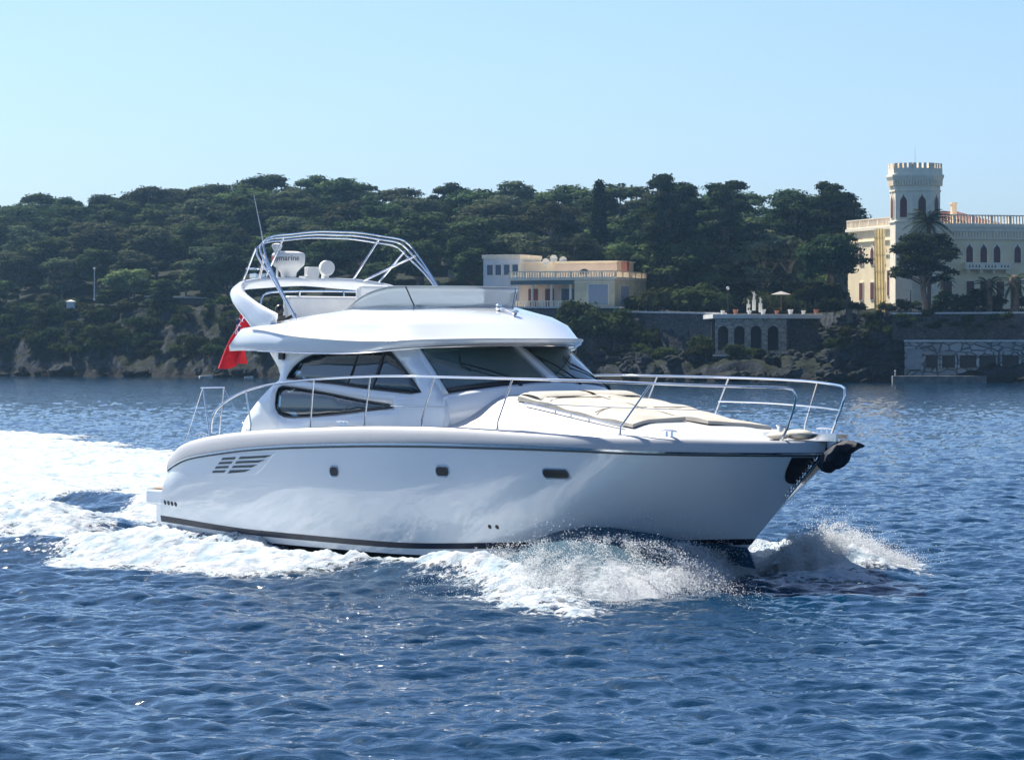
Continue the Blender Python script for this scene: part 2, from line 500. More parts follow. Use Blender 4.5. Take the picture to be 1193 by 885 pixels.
# portholes, vents, drains on both topsides
def on_hull(x, z, sg, out=0.0):
    return (x, sg * (hull_y(x, z) + out), z)
def hull_patch(mb, loop, sg, out, depth=.03):
    """flat-ish polygon lying on the topside, with thickness"""
    n = len(loop)
    a = [on_hull(x, z, sg, out) for x, z in loop]; b = [on_hull(x, z, sg, out - depth) for x, z in loop]
    mb.add(a + b, [tuple(range(n)), tuple(range(2*n-1, n-1, -1))] + [(i, n+i, n+(i+1) % n, (i+1) % n) for i in range(n)])
def rrect(cx, cz, w, h, r, n=5):
    o = []
    for qx, qz, a0 in ((1, 1, 0), (-1, 1, 90), (-1, -1, 180), (1, -1, 270)):
        for k in range(n+1):
            a = R(a0 + 90*k/n)
            o.append((cx + qx*(w/2-r) + r*math.cos(a), cz + qz*(h/2-r) + r*math.sin(a)))
    return o
for sg in (-1, 1):
    for x, z, w_, h_ in ((5.14, 1.29, .24, .165), (7.77, 1.36, .31, .16), (10.06, 1.38, .48, .145)):
        m = MB(); hull_patch(m, rrect(x, z, w_, h_, h_*.46), sg, .012); p = m.build('porthole', STEEL, hull, sm=True)
        m = MB(); hull_patch(m, rrect(x, z, w_-.04, h_-.035, (h_-.035)*.45), sg, .016); m.build('pane', BLACK, p)
    A, B, C, D = (1.56, 1.14), (2.0, 1.45), (3.60, 1.54), (3.10, 1.20)
    def pq(a, b): return tuple((A[i]*(1-a)+D[i]*a)*(1-b) + (B[i]*(1-a)+C[i]*a)*b for i in (0, 1))
    m = MB(); hull_patch(m, [pq(0, 0), pq(.5, 0), pq(.96, 0), pq(1, .2), pq(1, .96), pq(.5, 1), pq(.04, 1), pq(0, .8)], sg, .008); v = m.build('engine_vent', GEL, hull)
    m = MB()
    for k in range(4):
        b0 = .1 + k*.22; b1 = b0 + .11
        hull_patch(m, [pq(.10, b0), pq(.34, b0), pq(.34, b1), pq(.10, b1)], sg, .013)
        e = .80 + .06 * k
        hull_patch(m, [pq(.42, b0 - (.05 if k == 0 else 0)), pq(e-.08, b0), pq(e, b1), pq(.42, b1)], sg, .013)
    m.build('vent_slots', RUBR, v)
    for k in range(4): m = MB(); hull_patch(m, rrect(.16 + .11*k, .66 - .006*k, .07, .07, .034), sg, .006); m.build('drain_outlet', BLACK, hull)
    for k in range(2): m = MB(); hull_patch(m, rrect(8.55 + .14*k, .60, .06, .06, .029), sg, .006); m.build('drain_outlet', BLACK, hull)
    # dark anchor pocket right at the stem
for sg in (-1, 1):
    m = MB(); G = []
    for i in range(13):
        u = .985 + .0145*i/12; q = i/12
        lo_ = .93 - .30*math.sqrt(max(0, 1-(1-min(1, q*1.35))**2)); row = []
        for k in range(7):
            s_ = .93 + (lo_-.93)*k/6; x_, h_, z_ = hull_pt(u, s_); row.append((x_+.012, sg*(h_+.014), z_))
        G.append(row)
    m.grid(G); m.build('anchor_pocket', BLACK, hull, sm=True)
# swim platform
m = MB()
pl = [(-.02, -1.78), (-.75, -1.74), (-1.02, -1.58), (-1.13, -1.2), (-1.15, 0), (-1.13, 1.2), (-1.02, 1.58), (-.75, 1.74), (-.02, 1.78)]
m.prism(pl, .60, .84)
sp = m.build('swim_platform', GEL, yacht, bevel=.03)
m = MB(); m.prism([(x*.93-.02, y*.93) for x, y in pl], .845, .855); m.build('teak_deck', pbr('teak', (.30, .19, .10), .7, var=.25, scale=12), sp)
m = MB(); m.prism([(-.06, -1.7), (-.7, -1.6), (-.7, 1.6), (-.06, 1.7)], .30, .60); m.build('platform_bracket', GEL, sp, bevel=.02)

# ---- deck moulding: rub rail -> rounded gunwale -> side deck -> foredeck trunk
tr_h = curve([6.8, 7.6, 8.2, 9.5, 10.6, 11.4, 12.2, 12.8], [.50, .48, .41, .26, .13, .065, .02, 0])
tr_w = curve([6.8, 7.6, 8.5, 9.5, 10.6, 11.4, 12.2, 12.8], [1.32, 1.28, 1.24, 1.17, 1.04, .86, .55, .3])
def side_z(x): return float(gun_z(x)) - .05
def deck_z(x, y):
    z = side_z(x) + .05 * (1 - (y / max(.3, float(rub_hb(min(x, 13.35)))))**2) * float(smooth(6.5, 9, x))
    if x > 6.8:
        a = abs(y); w = float(tr_w(x))
        z += float(tr_h(x)) * float(smooth(w + .38, w - .42, a))
    return z
xs = list(np.linspace(.22, 2.6, 16)) + list(np.linspace(2.62, 13.0, 72)) + [13.12, 13.22, 13.30, 13.36, 13.395]
G = []
for x in xs:
    hr = float(rub_hb(x)); zr = float(rub_z(x)); zg = float(gun_z(x))
    k = min(1, hr / .5)
    prof = [(hr + .012, zr - .02), (hr + .012, zr + .02), (hr - .005*k, zr + (zg-zr)*.45), (hr - .03*k, zr + (zg-zr)*.75), (hr - .075*k, zg - .012), (hr - .11*k, zg), (hr - .15*k, zg - .004), (hr - .185*k, zg - .03), (hr - .20*k, zg - .05)]
    inner = hr - .20*k
    if x <= 2.6:
        b = inner - .12
        prof += [(b, zg - .05), (b - .02, 1.25)] + [((b - .02) * (1 - q), 1.25) for q in np.linspace(0.05, 1, 13)]
    else:
        ys = inner * (1 - np.linspace(0.04, 1, 15))
        prof += [(yy, deck_z(x, yy)) for yy in ys]
    G.append([(x, -h, z) for h, z in prof] + [(x, h, z) for h, z in prof[-2::-1]])
m = MB(); m.grid(G)
m.add(G[0], [tuple(range(len(G[0])))])
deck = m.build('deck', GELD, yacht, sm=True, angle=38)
# bow tip roller and plates
m = MB(); m.box(12.7, 13.75, -.09, .09, 1.86, 1.90); m.box(12.95, 13.70, -.11, -.09, 1.86, 1.97); m.box(12.95, 13.70, .09, .11, 1.86, 1.97)
m.build('bow_roller', STEEL, yacht, bevel=.008)
# draped black cover over the anchor
m = MB(); G = []
cx_ = curve([0, .25, .5, .75, 1], [13.33, 13.46, 13.66, 13.86, 14.02])
ct_ = curve([0, .25, .5, .75, 1], [1.60, 1.76, 1.875, 1.885, 1.855])
cb_ = curve([0, .2, .42, .58, .66, .85, 1], [1.46, 1.45, 1.51, 1.58, 1.70, 1.735, 1.79])
for i, u in enumerate(np.linspace(0, 1, 22)):
    zt, zb = float(ct_(u)), float(cb_(u)) + .012*math.sin(u*23); w = .05 + .12*math.sin(math.pi*(u*.8 + .12)); ring = []
    for k in range(16):
        a = 2*math.pi*k/16; q = 1 + .16*math.sin(3*a + 9*u)
        ring.append((float(cx_(u)) + .02*math.sin(a*2+u*8), w*q*math.cos(a), (zt+zb)/2 + (zt-zb)/2*math.sin(a)*(1+.08*math.sin(5*a+6*u))))
    G.append(ring)
m.grid(G, closed_v=True); m.add(G[0], [tuple(range(16))]); m.add(G[-1], [tuple(range(15, -1, -1))])
m.build('anchor_cover', COVER, yacht, sm=True, angle=50)
m = MB()
for k in range(11):
    t = k/10; x_, h_, z_ = hull_pt(.9975, .93 - .42*t); c = (x_+.02, -h_-.03, z_)
    m.tube([(c[0]+.03*math.cos(a), c[1]+(.012 if k % 2 else .02)*math.sin(a), c[2]+.035*math.sin(a)) for a in np.linspace(0, 2*math.pi, 9)[:-1]], .011, 5, closed=True)
m.build('anchor_chain', STEEL, yacht, sm=True)
# folded light canvas beside the roller, windlass, cleats, hatch
m = MB(); m.ball((13.02, -.15, 1.95), .26, .12, .07); m.ball((12.8, -.32, 1.93), .20, .1, .05); m.build('canvas_roll', CREAM, yacht, sm=True)
m = MB(); m.lathe([(.11, 0), (.12, .03), (.08, .05), (.08, .13), (.10, .15), (.10, .17)], 16, (12.55, 0, 1.90)); m.box(12.2, 12.55, -.05, .05, 1.90, 1.96); m.build('windlass', STEEL, yacht, sm=True)
def cleat(x, sg):
    hr = float(rub_hb(x)); y = sg*(hr - .13); z = float(gun_z(x)) - .005
    m = MB()
    for d in (-.055, .055): m.tube([(x+d, y, z), (x+d, y, z+.075)], [.018, .012], 8)
    m.tube([(x-.16, y, z+.075), (x-.08, y, z+.083), (x+.08, y, z+.083), (x+.16, y, z+.075)], [.008, .014, .014, .008], 8)
    m.build('cleat', STEEL, yacht, sm=True)
for sg in (-1, 1):
    cleat(5.2, sg); cleat(11.85, sg); cleat(1.2, sg)

# ---- cabin sides with two windows each
cab_y = curve([1.6, 1.8, 2.3, 2.56, 2.66, 3.2], [1.77, 1.765, 1.735, 1.69, 1.64, 1.49])
def cy_(x, z): return float(cab_y(z)) * (1 - .125 * float(smooth(5.0, 7.3, x)))
outline = [(2.06,1.72),(2.10,1.85),(2.18,2.0),(2.33,2.15),(2.55,2.33),(2.80,2.50),(2.98,2.62),(2.96,2.70),(2.84,2.82),(2.66,2.95),(2.50,3.06),(2.44,3.14),
           (3.5,3.14),(4.5,3.14),(5.5,3.14),(6.11,3.14),(6.42,2.88),(6.74,2.62),(6.97,2.44),(7.1,2.25),(7.15,1.72)]
upwin = [(3.17,2.645),(3.20,2.73),(3.28,2.82),(3.39,2.89),(3.52,2.95),(3.70,3.0),(4.0,3.03),(4.45,3.045),(5.2,3.05),(5.66,3.05),(5.93,2.87),(6.20,2.68),(6.50,2.46),(6.3,2.455),(6.09,2.465),(5.3,2.52),(4.6,2.575),(3.9,2.61),(3.4,2.635)]
lowwin = [(2.99,2.26),(2.99,2.42),(3.03,2.50),(3.12,2.53),(3.25,2.525),(3.6,2.50),(4.04,2.465),(4.6,2.41),(5.15,2.35),(5.6,2.305),(5.86,2.278),(5.95,2.255),(5.93,2.235),(5.80,2.218),(5.15,2.165),(4.53,2.115),(4.0,2.08),(3.51,2.06),(3.25,2.065),(3.1,2.11),(3.02,2.18)]
def side_panel(name, loops, mat, parent, sg, off=0.0, thick=.05, extra=.22):
    """flat polygon with holes, pushed onto the curved cabin side"""
    vs = []; es = []
    def inside(p, L):
        c = False; n = len(L)
        for i in range(n):
            (x1, z1), (x2, z2) = L[i], L[(i+1) % n]
            if (z1 > p[1]) != (z2 > p[1]) and p[0] < (x2-x1)*(p[1]-z1)/(z2-z1)+x1: c = not c
        return c
    def near(p):
        for L in loops:
            n = len(L)
            for i in range(n):
                a = Vector(L[i]); b = Vector(L[(i+1) % n]); q = Vector(p); ab = b-a
                t = max(0, min(1, (q-a).dot(ab)/ab.length_squared))
                if (a+ab*t-q).length < extra*.35: return True
        return False
    for L in loops:
        o = len(vs); vs += [Vector(p) for p in L]; es += [(o+i, o+(i+1) % len(L)) for i in range(len(L))]
    xs_ = [p[0] for p in loops[0]]; zs_ = [p[1] for p in loops[0]]
    for x in np.arange(min(xs_)+extra/2, max(xs_), extra):
        for z in np.arange(min(zs_)+extra/4, max(zs_), extra/2):
            p = (x, z)
            if inside(p, loops[0]) and not any(inside(p, L) for L in loops[1:]) and not near(p): vs.append(Vector(p))
    ov, oe, of, *_ = geometry.delaunay_2d_cdt(vs, es, [], 0, 1e-5)
    fs = []
    for f in of:
        c = sum((ov[i] for i in f), Vector((0, 0))) / len(f)
        if inside(c, loops[0]) and not any(inside(c, L) for L in loops[1:]): fs.append(f)
    m = MB(); m.add([(v.x, sg*(cy_(v.x, v.y)+off), v.y) for v in ov], fs)
    return m.build(name, mat, parent, sm=True, solid=thick, angle=40)
def loop_tube(loop, sg, off):
    return [(x, sg*(cy_(x, z)+off), z) for x, z in loop]
for sg in (-1, 1):
    side = side_panel('cabin_side', [outline, upwin, lowwin], GEL, yacht, sg)
    w1 = side_panel('upper_side_window', [upwin], WGLASS, side, sg, .004, .008)
    w2 = side_panel('lower_side_window', [lowwin], WGLASS, side, sg, .004, .008)
    m = MB(); m.tube(loop_tube(upwin, sg, .02), .016, 6, closed=True); m.build('window_seal', BLACK, w1, sm=True)
    m = MB(); m.tube(loop_tube(lowwin, sg, .02), .012, 6, closed=True); m.build('window_seal', BLACK, w2, sm=True)
    for (xa, za, xb, zb, wd) in ((4.88, 3.04, 4.80, 2.56, .02), (5.50, 3.045, 5.42, 2.52, .055)):
        m = MB()
        a = np.array((xa, sg*(cy_(xa, za)+.012), za)); b = np.array((xb, sg*(cy_(xb, zb)+.012), zb))
        m.add([a+(-wd/2, 0, 0), a+(wd/2, 0, 0), b+(wd/2, 0, 0), b+(-wd/2, 0, 0), a+(-wd/2, -sg*.02, 0), a+(wd/2, -sg*.02, 0), b+(wd/2, -sg*.02, 0), b+(-wd/2, -sg*.02, 0)],
              [(0,1,2,3),(7,6,5,4),(0,4,5,1),(1,5,6,2),(2,6,7,3),(3,7,4,0)])
        m.build('window_mullion', BLACK, w1)
    m = MB(); m.tube([(x, sg*(cy_(x, z)+.028), z) for x, z in ((5.9,2.262),(6.3,2.262),(6.7,2.262),(7.05,2.262))], .007, 6); m.build('styling_or_highlight_line', STEEL, side, sm=True)
    m = MB(); m.box(2.86, 2.99, sg*1.60-.02, sg*1.60+.02, 2.94, 3.04)
    m.M = None; m.build('side_speaker', BLACK, side)
    m = MB()
    for xx in (3.55,):
        m.add([(x, sg*(cy_(x, z)-.09), z) for x, z in ((2.7,2.30),(2.7,2.32),(5.9,2.32),(5.9,2.30))], [(0,1,2,3)])
    m.build('window_ledge', WHITEV, side, solid=.03)

# ---- windscreen: two raked panes, pillars, cowl
def sym(pts): return [(x, -y, z) for x, y, z in pts] + [(x, y, z) for x, y, z in pts[-2::-1]]
base = path3(sym([(6.95,1.52,2.43),(7.30,1.29,2.49),(7.52,.95,2.545),(7.63,.5,2.59),(7.66,0,2.61)]), 41)
top = path3(sym([(6.06,1.425,3.15),(6.26,1.22,3.16),(6.45,.88,3.17),(6.58,.45,3.18),(6.62,0,3.18)]), 41)
def ws(i, t, out=0.0):
    p = base[i]*(1-t) + top[i]*t
    n = np.array([.5, 0.35*p[1]/1.5, .8]); n /= np.linalg.norm(n)
    bul = .014*math.sin(math.pi*t)
    return p + n*(bul+out)
def ws_patch(name, i0, i1, mat, parent, out=0.0, thick=.012, t0=0.0, t1=1.0, nt=8):
    m = MB(); m.grid([[ws(i, t, out) for t in np.linspace(t0, t1, nt)] for i in range(i0, i1+1)])
    return m.build(name, mat, parent, sm=True, solid=thick)
p1 = ws_patch('windscreen_pane', 1, 19, FGLASS, yacht)
p2 = ws_patch('windscreen_pane', 21, 39, FGLASS, yacht)
ws_patch('windscreen_pillar', 0, 1, GEL, yacht, .008, .05)
ws_patch('windscreen_pillar', 19, 21, GEL, yacht, .008, .05)
ws_patch('windscreen_pillar', 39, 40, GEL, yacht, .008, .05)
for p_, (a, b) in ((p1, (1, 19)), (p2, (21, 39))): ws_patch('black_band', a, b, BLACK, p_, .009, .006, 0.0, .10, 3)
m = MB(); m.grid([[ws(i, 0.0), tuple(np.array(ws(i, 0.0)) + (.05, 0.03*np.sign(base[i][1]), -.05)), tuple(np.array(ws(i, 0.0)) + (.09, .05*np.sign(base[i][1]), -.5))] for i in range(41)])
m.build('windscreen_cowl', GEL, yacht, sm=True, solid=.02, angle=60)
def wiper(p_, i0, t0, i1, t1):
    m = MB(); a = np.array(ws(i0, t0, .03)); b = np.array(ws(i1, t1, .05)); c = np.array(ws(i0, -.02, .02))
    m.tube([c, a, a*.5+b*.5+np.array([.015, 0, .02]), b], [.016, .014, .010, .008], 6)
    m.tube([ws(i0, -.03, .0), ws(i0, 0.05, .04)], .03, 8)
    m.tube([ws(int(i0*.25+i1*.75), t0*.2+t1*.75, .025), ws(i1, t1, .03), ws(min(39, i1+1), min(.97, t1+.22), .025)], .008, 6)
    m.build('wiper', BLACK, p_, sm=True)
wiper(p1, 13, .06, 6, .5); wiper(p2, 25, .06, 21, .6); wiper(p2, 36, .03, 28, .42)

# ---- interior seen through the glass
CURT = pbr('pale curtain', (.78, .82, .84), .9, var=.04, scale=3)
inn = MB(); inn.box(2.7, 6.8, -1.50, 1.50, 1.72, 1.76); inn.build('saloon_floor', BEIGE, yacht)
inn = MB(); inn.box(2.95, 6.2, -1.38, 1.38, 3.055, 3.075); inn.build('headliner', BEIGE, yacht)
inn = MB(); inn.prism([(6.3, -1.38), (6.85, -1.32), (7.28, -.85), (7.44, 0), (7.28, .85), (6.85, 1.32), (6.3, 1.38)], 2.38, 2.43); inn.prism([(6.3, .2), (6.6, .2), (6.6, 1.3), (6.3, 1.3)], 1.76, 2.40)
inn.build('dashboard', pbr('teal sheen dash', (.16, .34, .36), .6, var=.1, scale=4), yacht, bevel=.01)  # teal sheen of the windscreen is put into the dash colour
inn = MB(); inn.box(2.85, 2.92, -1.5, -.2, 1.76, 3.05); inn.box(2.85, 2.92, .9, 1.5, 1.76, 3.05); inn.box(2.85, 2.92, -.2, .9, 2.9, 3.05); inn.build('aft_bulkhead', BEIGE, yacht)
inn = MB(); inn.box(4.9, 5.0, -1.38, -.5, 2.0, 3.04); inn.build('galley_divider', BEIGE, yacht)
inn = MB(); inn.box(2.87, 2.89, -.2, .9, 1.76, 2.9); inn.build('saloon_door', WGLASS, yacht)
inn = MB(); inn.box(3.1, 5.4, .85, 1.42, 1.76, 2.12); inn.box(3.1, 5.4, 1.3, 1.45, 2.12, 2.45); inn.box(3.3, 5.0, -1.45, -.9, 1.76, 2.12); inn.box(3.3, 5.0, -1.48, -1.36, 2.12, 2.4); inn.build('sofa', CREAM, yacht, bevel=.05)
inn = MB(); inn.box(5.75, 6.25, -.95, -.25, 2.1, 2.2); inn.box(5.7, 5.82, -.95, -.25, 2.2, 2.75); inn.box(5.95, 6.05, -.65, -.55, 1.76, 2.1); inn.build('helm_seat', CREAM, yacht, bevel=.04)
for sg in (-1, 1):
    for xa_, xb_ in ((3.25, 4.50), (4.53, 5.38)):
        inn = MB(); inn.grid([[(xa_ + (xb_-xa_)*i/40, sg*(cy_(xa_ + (xb_-xa_)*i/40, z) - .085 - .014*math.sin(i*1.1)), z) for z in np.linspace(2.46, 3.05, 7)] for i in range(41)])
        inn.build('curtain', CURT, yacht, sm=True)
inn = MB(); inn.grid([[(6.10 + .085*i + .02*math.sin(i*2.1), -1.34 + .028*i + .03*math.sin(i*2.1), z) for z in (2.44, 2.7, 2.95 - .035*i)] for i in range(7)]); inn.build('windscreen_curtain', BEIGE, yacht, sm=True)
inn = MB(); inn.tube([(6.55+.19*math.cos(a)*.35, -.62+.19*math.sin(a), 2.62+.19*math.cos(a)) for a in np.linspace(0, 2*math.pi, 21)[:-1]], .016, 6, closed=True); inn.tube([(6.55, -.62, 2.62), (6.7, -.62, 2.43)], .03, 8)
inn.build('steering_wheel', BLACK, yacht, sm=True)

# ---- flybridge moulding
L0 = [(1.66,1.72,3.07),(2.6,1.85,3.08),(3.6,1.88,3.055),(4.6,1.87,3.04),(5.5,1.80,3.06),(6.05,1.65,3.10),(6.42,1.38,3.13),(6.93,.93,3.15),(7.28,.47,3.155),(7.42,0,3.155)]
L05 = [(1.70,1.76,3.15),(2.6,1.89,3.16),(3.6,1.92,3.14),(4.6,1.91,3.12),(5.5,1.84,3.12),(6.12,1.69,3.15),(6.53,1.40,3.17),(7.04,.95,3.185),(7.39,.48,3.19),(7.53,0,3.19)]
L1 = [(1.98,1.77,3.36),(2.6,1.84,3.39),(3.6,1.91,3.29),(4.6,1.92,3.23),(5.5,1.85,3.20),(6.14,1.70,3.205),(6.55,1.41,3.22),(7.06,.955,3.23),(7.40,.48,3.23),(7.54,0,3.23)]
L15 = [(2.0,1.755,3.38),(2.62,1.81,3.42),(3.6,1.85,3.34),(4.6,1.86,3.28),(5.45,1.79,3.245),(6.09,1.64,3.25),(6.49,1.36,3.26),(6.98,.92,3.265),(7.32,.46,3.265),(7.45,0,3.265)]
L2 = [(2.04,1.70,3.43),(2.7,1.70,3.48),(3.6,1.71,3.51),(4.6,1.69,3.56),(5.35,1.58,3.58),(5.82,1.40,3.575),(6.17,1.12,3.575),(6.48,.75,3.575),(6.66,.37,3.58),(6.72,0,3.58)]
L17 = [((a[0]+b[0])/2 + .05*(a[0] > 5.4), (a[1]+b[1])/2 + .03, (a[2]+b[2])/2 + (.028 if a[0] > 3 else .0)) for a, b in zip(L15, L2)]
L17[-1] = (L17[-1][0], 0, L17[-1][2])
L3 = [(2.10,1.60,3.45),(2.8,1.59,3.52),(3.7,1.56,3.61),(4.5,1.51,3.675),(4.85,1.44,3.71),(5.15,1.26,3.725),(5.5,.97,3.73),(5.74,.65,3.73),(5.88,.32,3.73),(5.93,0,3.73)]
L4 = [(2.14,1.52,3.44),(2.8,1.51,3.51),(3.7,1.48,3.60),(4.47,1.43,3.665),(4.80,1.36,3.70),(5.07,1.19,3.71),(5.40,.91,3.71),(5.62,.60,3.71),(5.75,.29,3.71),(5.80,0,3.71)]
L5 = [(2.16,1.48,3.22),(2.8,1.47,3.22),(3.7,1.44,3.22),(4.44,1.39,3.22),(4.76,1.32,3.22),(5.02,1.16,3.22),(5.34,.88,3.22),(5.56,.57,3.22),(5.68,.28,3.22),(5.73,0,3.22)]
def fl(L, n=81): return path3(sym(L), n)
FL = [fl(L) for L in (L0, L05, L1, L15, L17, L2, L3, L4, L5)]
G = np.stack(FL, 1)
m = MB(); m.grid(G)
half = 40
for rows, cols in ((FL[0], 9), (FL[8], 9)):
    m.grid([[rows[i]*(1-t) + rows[80-i]*t for t in np.linspace(0, 1, cols)] for i in range(half+1)])
m.add(list(G[0]) + list(G[-1][::-1]), [(i, i+1, 16-i, 17-i) for i in range(8)])
fly = m.build('flybridge', GEL, yacht, sm=True, weld=True, angle=42)
m = MB(); m.tube([FL[2][i] + np.array([0, .0, .008]) for i in range(3, 78)], .012, 6); m.build('styling_or_highlight_line', WHITEV, fly, sm=True)  # white tube paints the bright highlight along the moulding crease
m = MB(); m.tube([FL[0][i] + np.array([0, .0, -.012]) for i in range(6, 75)], .011, 6); m.build('lower_trim', STEEL, fly, sm=True)
# perspex wind deflector
i0, i1 = 20, 60
def defl(i, t):
    b = FL[6][i] * .35 + FL[7][i] * .65
    k = min(i - i0, i1 - i) / 10.0
    h = .30 * float(smooth(0, 1, min(1, k)) ** .8) + .015
    o = np.array([-.06, .17*b[1]/1.3, 0])
    return b + np.array([0, 0, h*t]) + o*t*h/.3
m = MB(); m.grid([[defl(i, t) for t in np.linspace(0, 1, 5)] for i in range(i0, i1+1)])
wd = m.build('wind_deflector', FLYG, yacht, sm=True, solid=.008)
m = MB(); m.tube([defl(i, 1.0) for i in range(i0, i1+1)], .008, 6); m.build('edge_trim', FLYG, wd, sm=True)
for i in (31, 49): m = MB(); m.tube([defl(i, 0), defl(i, 1)], .011, 6); m.build('joint_strip', RUBR, wd, sm=True)
# horn and nav light on the brow
m = MB()
a = np.array((6.28, .02, 3.72)); b = np.array((6.70, .0, 3.63))
m.tube([a, b], [.012, .014], 8); m.lathe([(.03, -.06), (.05, -.02), (.045, .03), (.02, .05)], 12, tuple(a)); m.lathe([(.02, -.04), (.055, 0), (.055, .03), (.03, .045)], 12, tuple(b)); m.build('brow_light', STEEL, fly, sm=True)

# ---- radar arch
def sweep(mb, pts, wdir, widths, thick, n=12, N=40):
    P = path3(pts, N); W = path3(wdir, N); wd = np.interp(np.linspace(0, 1, N), np.linspace(0, 1, len(widths)), widths); th = np.interp(np.linspace(0, 1, N), np.linspace(0, 1, len(thick)), thick)
    G = []
    for i in range(N):
        t = P[min(i+1, N-1)] - P[max(i-1, 0)]; t /= np.linalg.norm(t)
        w = W[i] - t*np.dot(W[i], t); w /= np.linalg.norm(w); k = np.cross(t, w)
        G.append([P[i] + w*wd[i]/2*math.copysign(abs(math.cos(a))**.6, math.cos(a)) + k*th[i]/2*math.copysign(abs(math.sin(a))**.6, math.sin(a)) for a in np.linspace(0, 2*math.pi, n+1)[:-1]])
    mb.grid(G, closed_v=True); mb.add(G[0], [tuple(range(n))]); mb.add(G[-1], [tuple(range(n-1, -1, -1))])
ap = sym([(2.78,1.70,3.40),(2.35,1.69,3.62),(1.78,1.62,3.90),(1.48,1.45,4.06),(1.34,1.1,4.13),(1.27,.55,4.165),(1.25,0,4.175)])
aw = [(1,0,-.1)]*2 + [(1,0,.5)] + [(1,0,.2)]*7 + [(1,0,.5)] + [(1,0,-.1)]*2
m = MB(); sweep(m, ap, aw, [.58,.37,.26,.25,.28,.28,.28,.28,.25,.26,.37,.58], [.12,.12,.13,.11,.10,.10,.10,.10,.11,.13,.12,.12], 14, 70)
arch = m.build('radar_arch', GEL, yacht, sm=True, angle=60)
# radar dome with lettering
RC = (1.25, -.33, 4.24)
m = MB(); m.lathe([(.10, .0), (.12, .02), (.13, .08), (.20, .16), (.25, .20), (.262, .26), (.265, .36), (.25, .395), (.14, .42), (.0001, .425)], 32, RC)
radar = m.build('radar_dome', WHITEV, arch, sm=True, angle=50)
fc = bpy.data.curves.new('lettering', 'FONT'); fc.body = 'Raymarine'; fc.size = .125; fc.align_x = 'CENTER'; fc.extrude = .0
fo = bpy.data.objects.new('lettering_tmp', fc); col.objects.link(fo)
dg = bpy.context.evaluated_depsgraph_get()
me = bpy.data.meshes.new_from_object(fo.evaluated_get(dg))
bpy.data.objects.remove(fo)
a0 = R(-52)
for v in me.vertices:
    a = a0 + v.co.x / .266; z = RC[2] + .27 + v.co.y
    v.co = (RC[0] + .2675*math.cos(a), RC[1] + .2675*math.sin(a), z)
me.materials.clear(); me.materials.append(TXT)
lo = bpy.data.objects.new('lettering', me); col.objects.link(lo); lo.parent = radar
m = MB(); G = [[(RC[0]+.268*math.cos(a), RC[1]+.268*math.sin(a), RC[2]+z) for z in (.26, .35)] for a in np.linspace(a0-1.25, a0-1.0, 5)]
m.grid(G); m.build('emblem', REDF, radar)
# loud hailer, flood lamp, gps mushroom, anchor light box
m = MB(); m.box(1.18, 1.36, -.08, .10, 4.22, 4.27); m.tube([(1.28, .12, 4.31), (1.44, .02, 4.31)], [.06, .10], 14); m.build('loud_hailer', WHITEV, arch, sm=True)
m = MB(); m.tube([(1.25, .38, 4.2), (1.25, .38, 4.30)], .06, 12); m.ball((1.28, .38, 4.40), .13, .12, .13); m.tube([(1.30, .38, 4.40), (1.40, .33, 4.41)], [.125, .115], 16); m.build('search_lamp', WHITEV, arch, sm=True, angle=50)
m = MB(); m.tube([(1.25, -.55, 4.2), (1.25, -.55, 4.62)], .018, 8); m.lathe([(.03, 0), (.05, .06), (.085, .14), (.08, .17), (.03, .185)], 14, (1.25, -.55, 4.60)); m.build('gps_antenna', WHITEV, arch, sm=True)
m = MB(); m.box(1.1, 1.3, -.98, -.76, 4.22, 4.30); m.box(1.05, 1.3, -1.02, -.72, 4.36, 4.39); m.build('antenna_bracket', STEEL, arch, bevel=.01)
m = MB(); m.box(1.18, 1.3, .02, .22, 4.22, 4.42); m.build('junction_box', WHITEV, arch, bevel=.01)
m = MB(); m.tube([(1.35, -.80, 4.36), (1.22, -.84, 5.0), (1.08, -.88, 5.55)], [.013, .010, .005], 6); m.build('whip_antenna', WHITEV, arch, sm=True)

# ---- folded bimini hoops and braces
def hoop(bx, bz, cx, cz, dx=0.0, dz=0.0):
    return sym([(bx, 1.52, bz), (bx*.5+cx*.5, 1.53, bz*.5+cz*.5+.03), (cx+dx+.05, 1.45, cz-.10+dz), (cx+dx, 1.29, cz+.04+dz), (cx+dx, .85, cz+.10+dz), (cx+dx, .4, cz+.145+dz), (cx+dx, 0, cz+.15+dz)])
m = MB()
m.tube(path3(hoop(3.25, 3.52, 2.05, 4.76), 60), .016, 8)
m.tube(path3(hoop(3.19, 3.54, 1.95, 4.76, 0, -.05), 60), .014, 8)
m.tube(path3(hoop(3.23, 3.53, 2.12, 4.76, .02, .045), 60), .014, 8)
hp = m.build('bimini_frame', STEEL, yacht, sm=True)
for sg in (-1, 1):
    m = MB(); m.tube([(1.36, sg*1.30, 4.12), (1.98, sg*1.44, 4.68)], .016, 8); m.build('bimini_strut', STEEL, hp, sm=True)
    m = MB(); m.tube([(1.30, sg*.85, 4.16), (2.0, sg*.92, 4.87)], .016, 8); m.build('bimini_strut', STEEL, hp, sm=True)
    m = MB(); m.tube([(1.32, sg*.95, 4.15), (2.25, sg*1.45, 4.60)], .018, 8); m.build('bimini_strut', STEEL, hp, sm=True)
